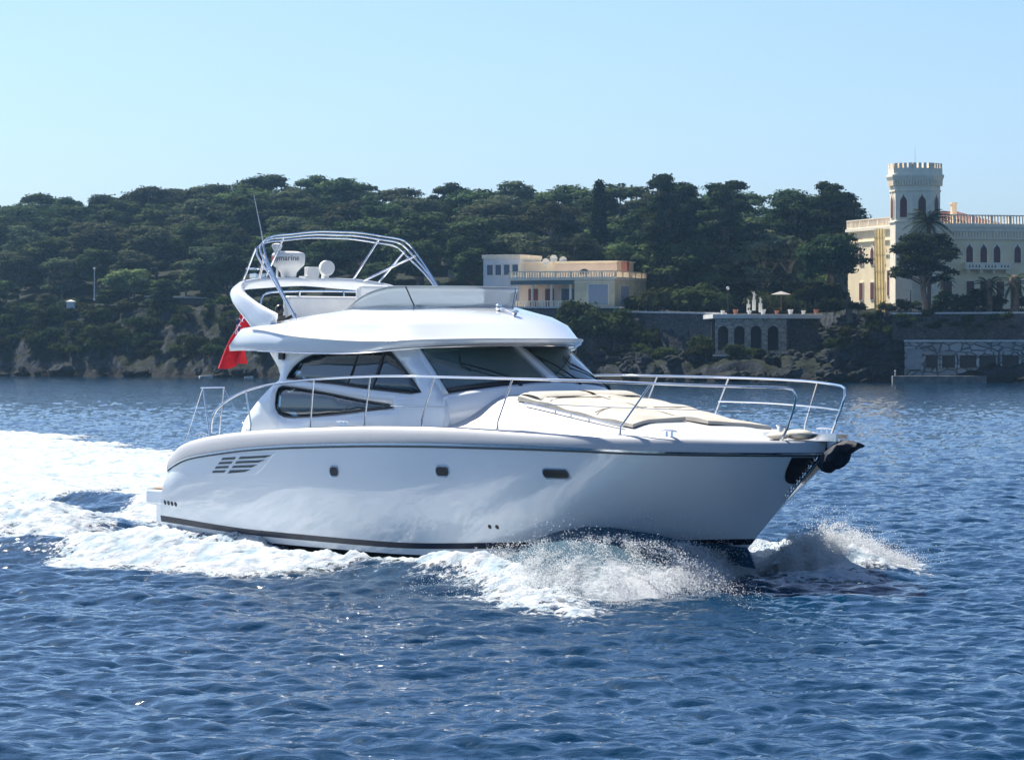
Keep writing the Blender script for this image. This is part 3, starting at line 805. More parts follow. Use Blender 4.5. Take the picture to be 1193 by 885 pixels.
# ---- flybridge seating, console, rails
m = MB()
m.box(2.3, 2.9, -1.1, 1.4, 3.22, 3.52); m.box(2.2, 2.36, -1.1, 1.42, 3.5, 3.93); m.box(2.3, 4.2, 1.0, 1.42, 3.22, 3.52); m.box(2.3, 4.2, 1.30, 1.45, 3.5, 3.93)
m.build('flybridge_sofa', WHITEV, yacht, bevel=.05)
m = MB(); m.box(2.95, 3.13, -.25, .35, 3.5, 4.10); m.box(3.0, 3.55, -.25, .35, 3.45, 3.60); m.box(3.2, 3.35, 0, .15, 3.22, 3.45); m.build('flybridge_helm_seat', WHITEV, yacht, bevel=.06)
for y0_, y1_ in ((-.95, -.15), (-.05, .75)):
    m = MB(); m.tube(path3([(2.17, y0_, 3.52), (2.165, y0_+.05, 3.80), (2.165, y0_+.22, 3.885), (2.165, y1_-.22, 3.885), (2.165, y1_-.05, 3.80), (2.17, y1_, 3.52)], 26), .014, 6); m.build('cushion_piping', RUBR, yacht, sm=True)
    m = MB(); m.box(2.12, 2.19, y0_+.1, y1_-.1, 3.55, 3.84); m.build('seat_cushion', WHITEV, yacht, bevel=.03)
m = MB(); m.box(4.9, 5.5, -.9, .3, 3.22, 3.78); m.build('flybridge_console', GEL, yacht, bevel=.06)
m = MB()
m.tube(path3([(2.15, -1.45, 3.5), (2.1, -1.40, 3.92), (2.1, -1.0, 4.0), (2.1, 1.0, 4.0), (2.12, 1.42, 3.92), (2.6, 1.5, 3.9), (3.6, 1.5, 3.85), (4.2, 1.5, 3.7)], 60), .014, 6)
for y in (-.7, .15, .95): m.tube([(2.12, y, 3.5), (2.1, y, 4.0)], .012, 6)
m.build('flybridge_rail', STEEL, yacht, sm=True)
m = MB(); m.box(2.5, 2.62, -1.5, -1.32, 3.3, 3.62); m.ball((2.6, -1.42, 3.70), .07, .07, .09); m.tube([(2.5, -1.38, 3.5), (2.72, -1.2, 3.64)], .025, 6); m.build('deck_winch', BLACK, yacht, sm=True)

# ---- guard rails
def rl(x): return float(rub_hb(x)) - .13
tops = {6.38: (2.09, 2.70), 8.03: (2.07, 2.69), 9.8: (1.95, 2.67), 11.72: (1.48, 2.62)}
for sg in (-1, 1):
    rail = MB()
    pth = [(1.55, 2.0, 1.80), (1.62, 2.02, 2.02), (1.85, 2.04, 2.20), (2.35, 2.05, 2.39), (3.0, 2.07, 2.52), (4.0, 2.09, 2.61), (5.2, 2.10, 2.67), (6.38, 2.09, 2.70), (8.03, 2.07, 2.69), (9.8, 1.95, 2.67), (11.0, 1.72, 2.645), (11.72, 1.48, 2.62), (12.6, .98, 2.59), (13.12, .56, 2.575), (13.27, .46, 2.54), (13.28, .44, 2.44), (13.1, .42, 2.05), (12.98, .44, 1.87)]
    rail.tube([(x, sg*y, z) for x, y, z in path3(pth, 120)], .0165, 8)
    ro = rail.build('guard_rail', STEEL, yacht, sm=True)
    for bx, tx, ty, tz in ((2.7, 2.62, 2.06, 2.45), (4.35, 4.5, 2.09, 2.635), (5.75, 5.95, 2.09, 2.69), (7.15, 7.5, 2.08, 2.695), (8.85, 9.2, 2.0, 2.68), (11.15, 11.6, 1.52, 2.625)):
        m = MB(); y0 = rl(bx); z0 = float(gun_z(bx)) - .01
        m.tube([(bx, sg*y0, z0), (bx+.02, sg*(y0+.005), z0+.12), (tx, sg*ty, tz)], .0135, 8)
        m.tube([(bx, sg*y0, z0), (bx, sg*y0, z0+.02)], .03, 10)
        m.build('stanchion', STEEL, ro, sm=True)
    m = MB()
    w = [(9.0, 1.98, 2.33), (10.2, 1.83, 2.32), (11.38, 1.56, 2.29), (12.4, 1.02, 2.27), (13.0, .62, 2.26), (13.18, .44, 2.26)]
    m.tube([(x, sg*y, z) for x, y, z in path3(w, 40)], .011 if sg > 0 else .006, 6)
    m.build('mid_rail', STEEL, ro, sm=True)
m = MB(); m.tube(path3([(13.18, -.44, 2.26), (13.38, -.22, 2.25), (13.42, 0, 2.25), (13.38, .22, 2.25), (13.18, .44, 2.26)], 24), .006, 6); m.build('pulpit_wire', STEEL, yacht, sm=True)
m = MB()
for x, y, tx in ((1.36, -1.90, 1.14), (1.62, -1.90, 1.73)): m.tube([(x, y, float(gun_z(x))), (tx, y+.02, 2.49)], .011, 8)
m.tube([(1.08, -1.88, 2.49), (1.75, -1.88, 2.50)], .012, 8)
gt = m.build('boarding_gate', STEEL, yacht, sm=True)
m = MB(); m.tube([(1.12, -1.88, 2.48), (.62, -1.88, 1.62)], .006, 5); m.build('gate_wire', STEEL, gt); m = MB(); m.tube([(1.75, -1.88, 2.48), (2.35, -1.86, 1.84)], .006, 5); m.build('gate_wire', STEEL, gt)

# ---- flag staff and red ensign
m = MB(); m.tube([(1.42, -1.02, 3.22), (1.05, -1.02, 3.90)], [.014, .011], 8); m.ball((1.045, -1.02, 3.91), .018); m.build('flag_staff', WHITEV, yacht, sm=True)
flag = empty('ensign_flag', (0, 0, 0), 0, 'red ensign with a small union canton hanging from a staff behind the flybridge', 'flag')
flag.parent = None
flag.location = (YX, YY, YZ); flag.rotation_euler = (0, 0, R(-TH))
nu, nv = 30, 18
def flagp(u, v):
    # v: along the hoist (0 at the staff top), u: along the fly; the cloth hangs down and aft in folds
    A = np.array((1.07, -1.03, 3.84)); B = np.array((1.22, -1.03, 3.46)); C = np.array((.40, -1.10, 2.78)); D = np.array((1.05, -1.0, 2.90))
    p = (A*(1-v)+B*v)*(1-u) + (C*(1-v)+D*v)*u
    p[0] += -.10*math.sin(math.pi*u)*(1-v) + .03*math.sin(7*v+5*u)*u
    p[1] += .10*math.sin(10*v + 3.0*u)*min(1, u*2)*(1-.3*u)
    p[2] += .03*math.sin(9*v+2)*u
    return tuple(p)
fm = {0: MB(), 1: MB(), 2: MB()}
NUF, NVF = 48, 28
for i in range(NUF):
    for j in range(NVF):
        u0, u1, v0, v1 = i/NUF, (i+1)/NUF, j/NVF, (j+1)/NVF
        uc, vc = (u0+u1)/2, (v0+v1)/2; k = 0
        if uc < .40 and vc < .46:
            a, b = (uc/.40 - .5)*2, (vc/.46 - .5)*2
            k = 2
            if abs(abs(a) - abs(b)) < .24: k = 1
            if abs(abs(a) - abs(b)) < .08: k = 0
            if abs(a) < .22 or abs(b) < .32: k = 1
            if abs(a) < .12 or abs(b) < .18: k = 0
        fm[k].add([flagp(u0, v0), flagp(u1, v0), flagp(u1, v1), flagp(u0, v1)], [(0, 1, 2, 3)])
for k, nm, mt in ((0, 'red_cloth', REDF), (1, 'white_pattern', WHITEF), (2, 'blue_pattern', BLUEF)):
    fm[k].build(nm, mt, flag, sm=True, weld=True, recalc=False, angle=180)

# ---- sun pads on the foredeck
def pad(name, y0, y1, x0, x1f, label, slant0=0.0):
    root = empty(name, (YX, YY, YZ), R(-TH), label, 'cushion', 'sun pads on the foredeck')
    ny, nx = 10, 34
    m = MB()
    def rows(dz, ins):
        G = []
        for i in range(nx+1):
            r = []
            for j in range(ny+1):
                y = (y0+ins) + (y1-y0-2*ins)*j/ny
                xa = x0 + slant0*abs(y) + ins; xb = x1f(y) - ins
                x = xa + (xb-xa)*i/nx
                ed = min(1, min(i, nx-i, 2*j, 2*(ny-j))/2.0)
                r.append((x, y, deck_z(x, y) + dz*(.8 + .2*ed) + .012*math.sin(3*x+5*y) + (.01*math.sin(9*x-4*y) if dz > .05 else 0)))
            G.append(r)
        return G
    A = rows(.075, .012); B = rows(.012, 0.0)
    m.grid(A)
    ra = [A[0][j] for j in range(ny+1)] + [A[i][ny] for i in range(1, nx+1)] + [A[nx][j] for j in range(ny-1, -1, -1)] + [A[i][0] for i in range(nx-1, 0, -1)]
    rb = [B[0][j] for j in range(ny+1)] + [B[i][ny] for i in range(1, nx+1)] + [B[nx][j] for j in range(ny-1, -1, -1)] + [B[i][0] for i in range(nx-1, 0, -1)]
    m.grid([ra, rb], closed_v=True)
    m.build('mattress', CREAM, root, sm=True, weld=True, angle=45)
    m = MB()
    for xx in (8.75, 9.75):
        m.tube([(xx, y, deck_z(xx, y) + .084) for y in np.linspace(y0+.05, y1-.05, 9)], .007, 5)
    m.build('seam', pbr('seam', (.45, .40, .33), .8), root, sm=True)
    m = MB(); G = []
    for i in range(9):
        x = x0 + .04 + .46*i/8
        G.append([(x + slant0*abs(y), y, deck_z(x, y) + .078 + .035*math.sin(math.pi*i/8)**.5) for y in np.linspace(y0+.04, y1-.04, 9)])
    m.grid(G); m.build('headrest', CREAM, root, sm=True)
    return root
pad('sun_pad', -1.02, .02, 8.05, lambda y: 10.62 - .08*(y+1) , 'long cream sun pad nearer the camera, lying beside its twin on the sloping foredeck')
pad('sun_pad', .05, 1.02, 8.0, lambda y: 10.95 + .25*y, 'farther cream sun pad on the foredeck, reaching a little nearer the bow than its twin')
m = MB()
for x in (9.0, 9.35, 9.75): m.tube([(x, -1.08, deck_z(x, -1.08)-.01), (x, -1.08, deck_z(x, -1.08)+.05)], .012, 6)
m.tube([(x, -1.08, deck_z(x, -1.08)+.05) for x in np.linspace(8.3, 10.5, 20)], .012, 6)
m.build('grab_rail', STEEL, yacht, sm=True)

# ================================================================== the sea
def make_tile(N=1024, L=36.0, seed=5):
    r = np.random.default_rng(seed)
    k1 = 2*np.pi*np.fft.fftfreq(N, L/N)
    kx, ky = np.meshgrid(k1, k1, indexing='ij'); k = np.hypot(kx, ky); k[0, 0] = 1
    kp = 2*np.pi/1.7
    th = np.arctan2(ky, kx); wdir = R(75)
    sp = k**-3.15 * np.exp(-1.1*(kp/k)**2) * (0.22 + np.cos(th - wdir)**2) * np.exp(-(k*0.024)**2)
    sp[0, 0] = 0
    a = np.sqrt(sp) * (r.normal(size=k.shape) + 1j*r.normal(size=k.shape))
    h = np.real(np.fft.ifft2(a)); sc = 1/h.std()
    dx = np.real(np.fft.ifft2(-1j*kx/k*a)); dy = np.real(np.fft.ifft2(-1j*ky/k*a))
    gx = np.real(np.fft.ifft2(1j*kx*a)); gy = np.real(np.fft.ifft2(1j*ky*a))
    s = 0.26/np.sqrt((gx**2+gy**2).mean()*1.0)
    return h*s, dx*s, dy*s, L, N
TH_, TX_, TY_, TL, TN = make_tile()
def tile(A, X, Y):
    u = np.mod(X/TL*TN, TN); v = np.mod(Y/TL*TN, TN)
    i = np.floor(u).astype(int); j = np.floor(v).astype(int); fu = u-i; fv = v-j
    i %= TN; j %= TN; i1 = (i+1) % TN; j1 = (j+1) % TN
    return (A[i, j]*(1-fu)+A[i1, j]*fu)*(1-fv) + (A[i, j1]*(1-fu)+A[i1, j1]*fu)*fv
def hull_half(x):
    return np.interp(x, [-1, 0, 6, 8, 9.5, 10.4, 11.1, 11.6, 12], [1.9, 1.9, 1.95, 1.85, 1.55, 1.15, .7, .3, 0])
def wake_h(X, Y):
    bx, by = boat_xy(X, Y)
    a = np.abs(by); h = np.zeros_like(bx)
    # bow wave ridge swept back on both sides, hollow along the side, wash behind
    ridge = 2.3 + (11.5 - bx) * .16
    h += .28 * np.exp(-((a - ridge)/.75)**2) * smooth(13.5, 11, bx) * smooth(-45, -5, bx)
    h += -.10 * np.exp(-((a - ridge*.55 - .9)/.7)**2) * smooth(9, 6, bx) * smooth(-30, 0, bx)
    h += .35 * np.exp(-(a/1.6)**2) * smooth(-2, -7, bx) * smooth(-30, -9, bx) * (.7 + .3*np.sin(bx*.55))
    h += -.22 * np.exp(-(a/1.9)**2) * smooth(1, -1, bx) * smooth(-7, -3, bx)
    h += .05*np.sin((a*.8 + bx*.42)*2.1) * smooth(14, 9, bx) * smooth(1.8, 4, a) * smooth(20, 7, a) * smooth(-25, 0, bx)
    h += .34*np.exp(-((a-1.9)/.45)**2)*smooth(5.0, 2.6, bx)*smooth(-2.5, -.5, bx)
    h += .14*np.exp(-((bx-12.1)/.8)**2 - (by/1.1)**2)
    return h
def water_z(X, Y):
    return tile(TH_, X, Y) + .55*tile(TH_, X*.3+11, Y*.3-5) + wake_h(X, Y)

m_, nt, out = new_mat('sea water')
pb = nt.nodes.new('ShaderNodeBsdfPrincipled')
pb.inputs['Base Color'].default_value = (0.0, 0.026, 0.066, 1)
pb.inputs['Roughness'].default_value = 0.035
pb.inputs['IOR'].default_value = 1.333
pb.inputs['Specular IOR Level'].default_value = .38
tc = nt.nodes.new('ShaderNodeTexCoord')
prev = None
for sc, dist, st in (((.6, 1.0, 1), .10, .8), ((.7, 1.0, 1), .028, 2.6), ((.7, 1.0, 1), .018, 7.0), ((.8, 1.0, 1), .006, 18.0)):
    mp = nt.nodes.new('ShaderNodeMapping'); mp.inputs['Scale'].default_value = sc; mp.inputs['Rotation'].default_value = (0, 0, .25)
    nz = nt.nodes.new('ShaderNodeTexNoise'); nz.inputs['Scale'].default_value = st; nz.inputs['Detail'].default_value = 4
    nt.links.new(tc.outputs['Object'], mp.inputs[0]); nt.links.new(mp.outputs[0], nz.inputs['Vector'])
    bp = nt.nodes.new('ShaderNodeBump'); bp.inputs['Distance'].default_value = dist; bp.inputs['Strength'].default_value = 1.0
    nt.links.new(nz.outputs[0], bp.inputs['Height'])
    if prev: nt.links.new(prev.outputs[0], bp.inputs['Normal'])
    prev = bp
nt.links.new(prev.outputs[0], pb.inputs['Normal'])
nt.links.new(pb.outputs[0], out.inputs['Surface'])
WATER = m_

rows = list(np.arange(2.0, 19.0, .16)) + [19.0]
while rows[-1] < 140: rows.append(rows[-1] + max(.06, rows[-1]**2/38000))
while rows[-1] < 640: rows.append(rows[-1] + rows[-1]**2/60000)
rows = np.array(rows)
side = 1 + np.cumsum(np.geomspace(.0032, .16, 110)); cols = np.r_[-side[::-1], np.linspace(-1, 1, 741), side]
Yg, Ug = np.meshgrid(rows, cols, indexing='ij')
Xg = Ug * (6.5 + .185*Yg)
fade = 1 - .4*smooth(120, 300, Yg)
Zg = water_z(Xg, Yg) * fade
Xd = Xg + 1.2*tile(TX_, Xg, Yg)*fade; Yd = Yg + 1.2*tile(TY_, Xg, Yg)*fade
edge = smooth(side[-1], side[-1]*.8, np.abs(Ug)) * smooth(2.0, 3.0, Yg) * smooth(640, 600, Yg)
Zg = Zg*edge - .0*edge
nR, nC = Xg.shape
I = np.arange(nR*nC).reshape(nR, nC)
Q = np.stack([I[:-1, :-1], I[:-1, 1:], I[1:, 1:], I[1:, :-1]], -1).reshape(-1, 4)
V = np.stack([Xd, Yd, Zg], -1).reshape(-1, 3)
# wide flat skirt joined to the rippled sheet so the sea reaches far to every side
lefti, righti, frt, bck = I[:, 0], I[:, -1], I[0, :], I[-1, :]
S = 1500.0
sk = []; sq = []
def skirt(idx, fx):
    base_ = len(V) + len(sk)
    for i in idx:
        sk.append(fx(V[i]))
    for k in range(len(idx)-1): sq.append((idx[k], idx[k+1], base_+k+1, base_+k))
skirt(list(lefti), lambda p: (-S, p[1]*1.0 if 2.4 < p[1] < 630 else (-S if p[1] < 3 else S), 0))
skirt(list(righti), lambda p: (S, p[1]*1.0 if 2.4 < p[1] < 630 else (-S if p[1] < 3 else S), 0))
skirt(list(frt), lambda p: (p[0]/max(abs(V[frt[0]][0]), 1)*S, -S, 0))
skirt(list(bck), lambda p: (p[0]/max(abs(V[bck[0]][0]), 1)*S, S, 0))
sea = np_mesh('sea', np.vstack([V, np.array(sk)]), np.vstack([Q, np.array(sq)]), WATER)
tag(sea, kind='structure')
del V, Q, Xd, Yd

# ---- foam of the wake
m_, nt, out = new_mat('foam')
pb = nt.nodes.new('ShaderNodeBsdfPrincipled'); pb.inputs['Roughness'].default_value = .85; pb.inputs['Specular IOR Level'].default_value = .2
tc = nt.nodes.new('ShaderNodeTexCoord')
n1 = nt.nodes.new('ShaderNodeTexNoise'); n1.inputs['Scale'].default_value = 2.6; n1.inputs['Detail'].default_value = 9; n1.inputs['Roughness'].default_value = .65
nt.links.new(tc.outputs['Object'], n1.inputs['Vector'])
mx = nt.nodes.new('ShaderNodeMix'); mx.data_type = 'RGBA'; mx.inputs[6].default_value = (.46, .60, .68, 1); mx.inputs[7].default_value = (.84, .86, .88, 1)
mr = nt.nodes.new('ShaderNodeMapRange'); mr.inputs[1].default_value = .38; mr.inputs[2].default_value = .56
nt.links.new(n1.outputs[0], mr.inputs[0]); nt.links.new(mr.outputs[0], mx.inputs[0]); nt.links.new(mx.outputs[2], pb.inputs['Base Color'])
bp = nt.nodes.new('ShaderNodeBump'); bp.inputs['Distance'].default_value = .12
nt.links.new(n1.outputs[0], bp.inputs['Height']); nt.links.new(bp.outputs[0], pb.inputs['Normal'])
tl = nt.nodes.new('ShaderNodeBsdfTranslucent'); tl.inputs[0].default_value = (.85, .9, .95, 1)
ms = nt.nodes.new('ShaderNodeMixShader'); ms.inputs[0].default_value = .3
nt.links.new(pb.outputs[0], ms.inputs[1]); nt.links.new(tl.outputs[0], ms.inputs[2])
at = nt.nodes.new('ShaderNodeAttribute'); at.attribute_name = 'amount'
n3 = nt.nodes.new('ShaderNodeTexNoise'); n3.inputs['Scale'].default_value = 9.0; n3.inputs['Detail'].default_value = 7; n3.inputs['Roughness'].default_value = .7
nt.links.new(tc.outputs['Object'], n3.inputs['Vector'])
ma = nt.nodes.new('ShaderNodeMath'); ma.operation = 'MULTIPLY_ADD'; ma.inputs[1].default_value = 1.8; nt.links.new(n3.outputs[0], ma.inputs[0]); nt.links.new(at.outputs['Fac'], ma.inputs[2])
mr3 = nt.nodes.new('ShaderNodeMapRange'); mr3.inputs[1].default_value = .86; mr3.inputs[2].default_value = 1.02; nt.links.new(ma.outputs[0], mr3.inputs[0])
tp = nt.nodes.new('ShaderNodeBsdfTransparent'); mt = nt.nodes.new('ShaderNodeMixShader')
nt.links.new(mr3.outputs[0], mt.inputs[0]); nt.links.new(tp.outputs[0], mt.inputs[1]); nt.links.new(ms.outputs[0], mt.inputs[2]); nt.links.new(mt.outputs[0], out.inputs['Surface'])
FOAM = m_

def poly_mask(X, Y, poly):
    """signed distance (positive inside) to a polygon"""
    P = np.asarray(poly, float); n = len(P)
    d2 = np.full(X.shape, 1e9); ins = np.zeros(X.shape, bool)
    for i in range(n):
        a, b = P[i], P[(i+1) % n]; e = b - a
        t = np.clip(((X-a[0])*e[0] + (Y-a[1])*e[1])/(e@e), 0, 1)
        d2 = np.minimum(d2, (X-a[0]-t*e[0])**2 + (Y-a[1]-t*e[1])**2)
        c = ((a[1] > Y) != (b[1] > Y)) & (X < (b[0]-a[0])*(Y-a[1])/(b[1]-a[1]+1e-12) + a[0])
        ins ^= c
    return np.where(ins, 1, -1)*np.sqrt(d2)
W_near = [on_water(*q, .12) for q in ((0,627),(50,640),(90,651),(170,655),(250,665),(340,668),(430,662),(500,668),(560,684),(620,700),(684,712),(692,706),(660,684),(640,676),(590,660),(535,648))] + [boat_world(x, y) for x, y in ((8.6, -1.95), (7.0, -2.5), (5.0, -2.45), (3.2, -1.9), (0, -1.7), (-1.0, -1.2), (-4, -.6), (-7.5, 1.2), (-10.5, 2.4), (-14.5, 3.4))]
W_far = [on_water(*p, .25) for p in ((0,571),(60,566),(110,560),(150,570),(200,600),(260,560),(240,530),(190,520),(120,509),(60,501),(0,497),(-250,478),(-400,540))]
W_back = [boat_world(x, y) for x, y in ((-4, -3.4), (-14, -5.5), (-40, -9), (-80, -14), (-80, 34), (-22, 11.5), (-13, 2.0))]
W_port = [boat_world(x, y) for x, y in ((11.0, .9), (8, 4.2), (0, 6.8), (-10, 9), (-18, 10), (-10, 3), (-.5, 1.2), (4, 1.0))]
W_right = [on_water(*q, .05) for q in ((882,664),(930,677),(985,677),(1040,669),(1068,658),(1040,652),(960,655),(890,650))]
def foam_field(X, Y):
    d = np.maximum.reduce([poly_mask(X, Y, W_near)*1.0, poly_mask(X, Y, W_far)*.55, poly_mask(X, Y, W_back)*.5, poly_mask(X, Y, W_port)*.8, poly_mask(X, Y, W_right)*.9])
    far = smooth(60, 100, Y)
    n = fbm(X*1.5+3, Y*.8, 21, 6, .68) - .5
    nl = fbm(X*.30+31, Y*.16, 41, 3) - .5
    dd = np.clip(d, -3, 1.05)
    f = dd*.62 + n*(1.25) + nl*(.9+.5*far) + .08
    return f, d
def foam_sheet(name, x0, x1, y0, y1, dx, dy, label):
    xs_ = np.arange(x0, x1, dx); ys_ = np.arange(y0, y1, dy)
    Y, X = np.meshgrid(ys_, xs_, indexing='ij')
    f, d = foam_field(X, Y)
    bx, by = boat_xy(X, Y)
    hid = (np.abs(by) < hull_half(bx) - .25) & (bx > -.9) & (bx < 12)
    keep = (f > -.30) & (Y > y0) & ~hid
    lump = fbm(X*4.5, Y*3.2, 61, 4, .6)
    Z = water_z(X, Y) + np.clip(f+.05, 0, .5)*.20*(.35 + 1.3*lump) + .008
    Z += .05*np.clip(d, 0, 1.2)*(fbm(X*.7, Y*.6, 71, 4, .55)*2.2-.8)
    I = np.arange(X.size).reshape(X.shape)
    k = keep[:-1, :-1] | keep[1:, :-1] | keep[1:, 1:] | keep[:-1, 1:]
    Q = np.stack([I[:-1, :-1], I[:-1, 1:], I[1:, 1:], I[1:, :-1]], -1)[k]
    used = np.unique(Q); mp = np.full(X.size, -1); mp[used] = np.arange(len(used))
    V = np.stack([X, Y, Z], -1).reshape(-1, 3)[used]
    o = np_mesh(name, V, mp[Q], FOAM)
    a = o.data.attributes.new('amount', 'FLOAT', 'POINT'); a.data.foreach_set('value', f.ravel()[used].astype(np.float32))
    tag(o, label, 'foam', kind='stuff')
    return o
foam_sheet('wake_foam', -14, 6.2, 38, 72, .038, .08, 'white churned foam trailing along the near side and the stern of the yacht')
foam_sheet('wake_foam', -46, -13.5, 40, 72.4, .14, .16, 'white wake spreading on the left, level with the stern of the yacht')
foam_sheet('wake_foam', -70, 2, 72, 158, .14, .26, 'broad white wake stretching away behind the stern of the yacht')

# ---- spray thrown up by the bow
m_, nt, out = new_mat('spray')
pb = nt.nodes.new('ShaderNodeBsdfPrincipled'); pb.inputs['Roughness'].default_value = .35
tc = nt.nodes.new('ShaderNodeTexCoord')
at = nt.nodes.new('ShaderNodeAttribute'); at.attribute_name = 'white'
n1 = nt.nodes.new('ShaderNodeTexNoise'); n1.inputs['Scale'].default_value = 9.0; n1.inputs['Detail'].default_value = 8; n1.inputs['Roughness'].default_value = .7
mpz = nt.nodes.new('ShaderNodeMapping'); mpz.inputs['Scale'].default_value = (1, 1, .45)
nt.links.new(tc.outputs['Object'], mpz.inputs[0]); nt.links.new(mpz.outputs[0], n1.inputs['Vector'])
sm_ = nt.nodes.new('ShaderNodeMath'); sm_.operation = 'ADD'
nt.links.new(at.outputs['Fac'], sm_.inputs[0]); nt.links.new(n1.outputs[0], sm_.inputs[1])
mr = nt.nodes.new('ShaderNodeMapRange'); mr.inputs[1].default_value = .82; mr.inputs[2].default_value = 1.12
nt.links.new(sm_.outputs[0], mr.inputs[0])
mx = nt.nodes.new('ShaderNodeMix'); mx.data_type = 'RGBA'; mx.inputs[6].default_value = (.02, .13, .22, 1); mx.inputs[7].default_value = (.90, .93, .95, 1)
nt.links.new(mr.outputs[0], mx.inputs[0]); nt.links.new(mx.outputs[2], pb.inputs['Base Color'])
bp = nt.nodes.new('ShaderNodeBump'); bp.inputs['Distance'].default_value = .07
nt.links.new(n1.outputs[0], bp.inputs['Height']); nt.links.new(bp.outputs[0], pb.inputs['Normal'])
tl = nt.nodes.new('ShaderNodeBsdfTranslucent'); nt.links.new(mx.outputs[2], tl.inputs[0])
ms = nt.nodes.new('ShaderNodeMixShader'); ms.inputs[0].default_value = .35
nt.links.new(pb.outputs[0], ms.inputs[1]); nt.links.new(tl.outputs[0], ms.inputs[2]); nt.links.new(ms.outputs[0], out.inputs['Surface'])
SPRAY = m_
m_, nt, out = new_mat('spray drops')
d_ = nt.nodes.new('ShaderNodeBsdfDiffuse'); d_.inputs[0].default_value = (.975, .985, .99, 1)
t_ = nt.nodes.new('ShaderNodeBsdfTranslucent'); t_.inputs[0].default_value = (.975, .985, .99, 1)
g_ = nt.nodes.new('ShaderNodeMixShader'); g_.inputs[0].default_value = .5
nt.links.new(d_.outputs[0], g_.inputs[1]); nt.links.new(t_.outputs[0], g_.inputs[2]); nt.links.new(g_.outputs[0], out.inputs['Surface'])
DROP = m_
tetf = np.array([(0,1,2),(0,2,3),(0,3,1),(1,3,2)])
def drops(P, r, dirs, stretch):
    """octahedral drops, drawn out along their flight"""
    n = len(P); q = np.random.default_rng(n)
    d = dirs/(np.linalg.norm(dirs, axis=1)[:, None] + 1e-9)
    u = np.cross(d, q.normal(size=(n, 3))); u /= np.linalg.norm(u, axis=1)[:, None] + 1e-9
    w = np.cross(d, u); r = r[:, None]
    V = np.stack([P + d*r*stretch[:, None], P - d*r*stretch[:, None]*.6 + u*r, P - d*r*stretch[:, None]*.6 - u*r*.5 + w*r*.87, P - d*r*stretch[:, None]*.6 - u*r*.5 - w*r*.87], 1).reshape(-1, 3)
    T = (tetf[None] + 4*np.arange(n)[:, None, None]).reshape(-1, 3)
    return V, T
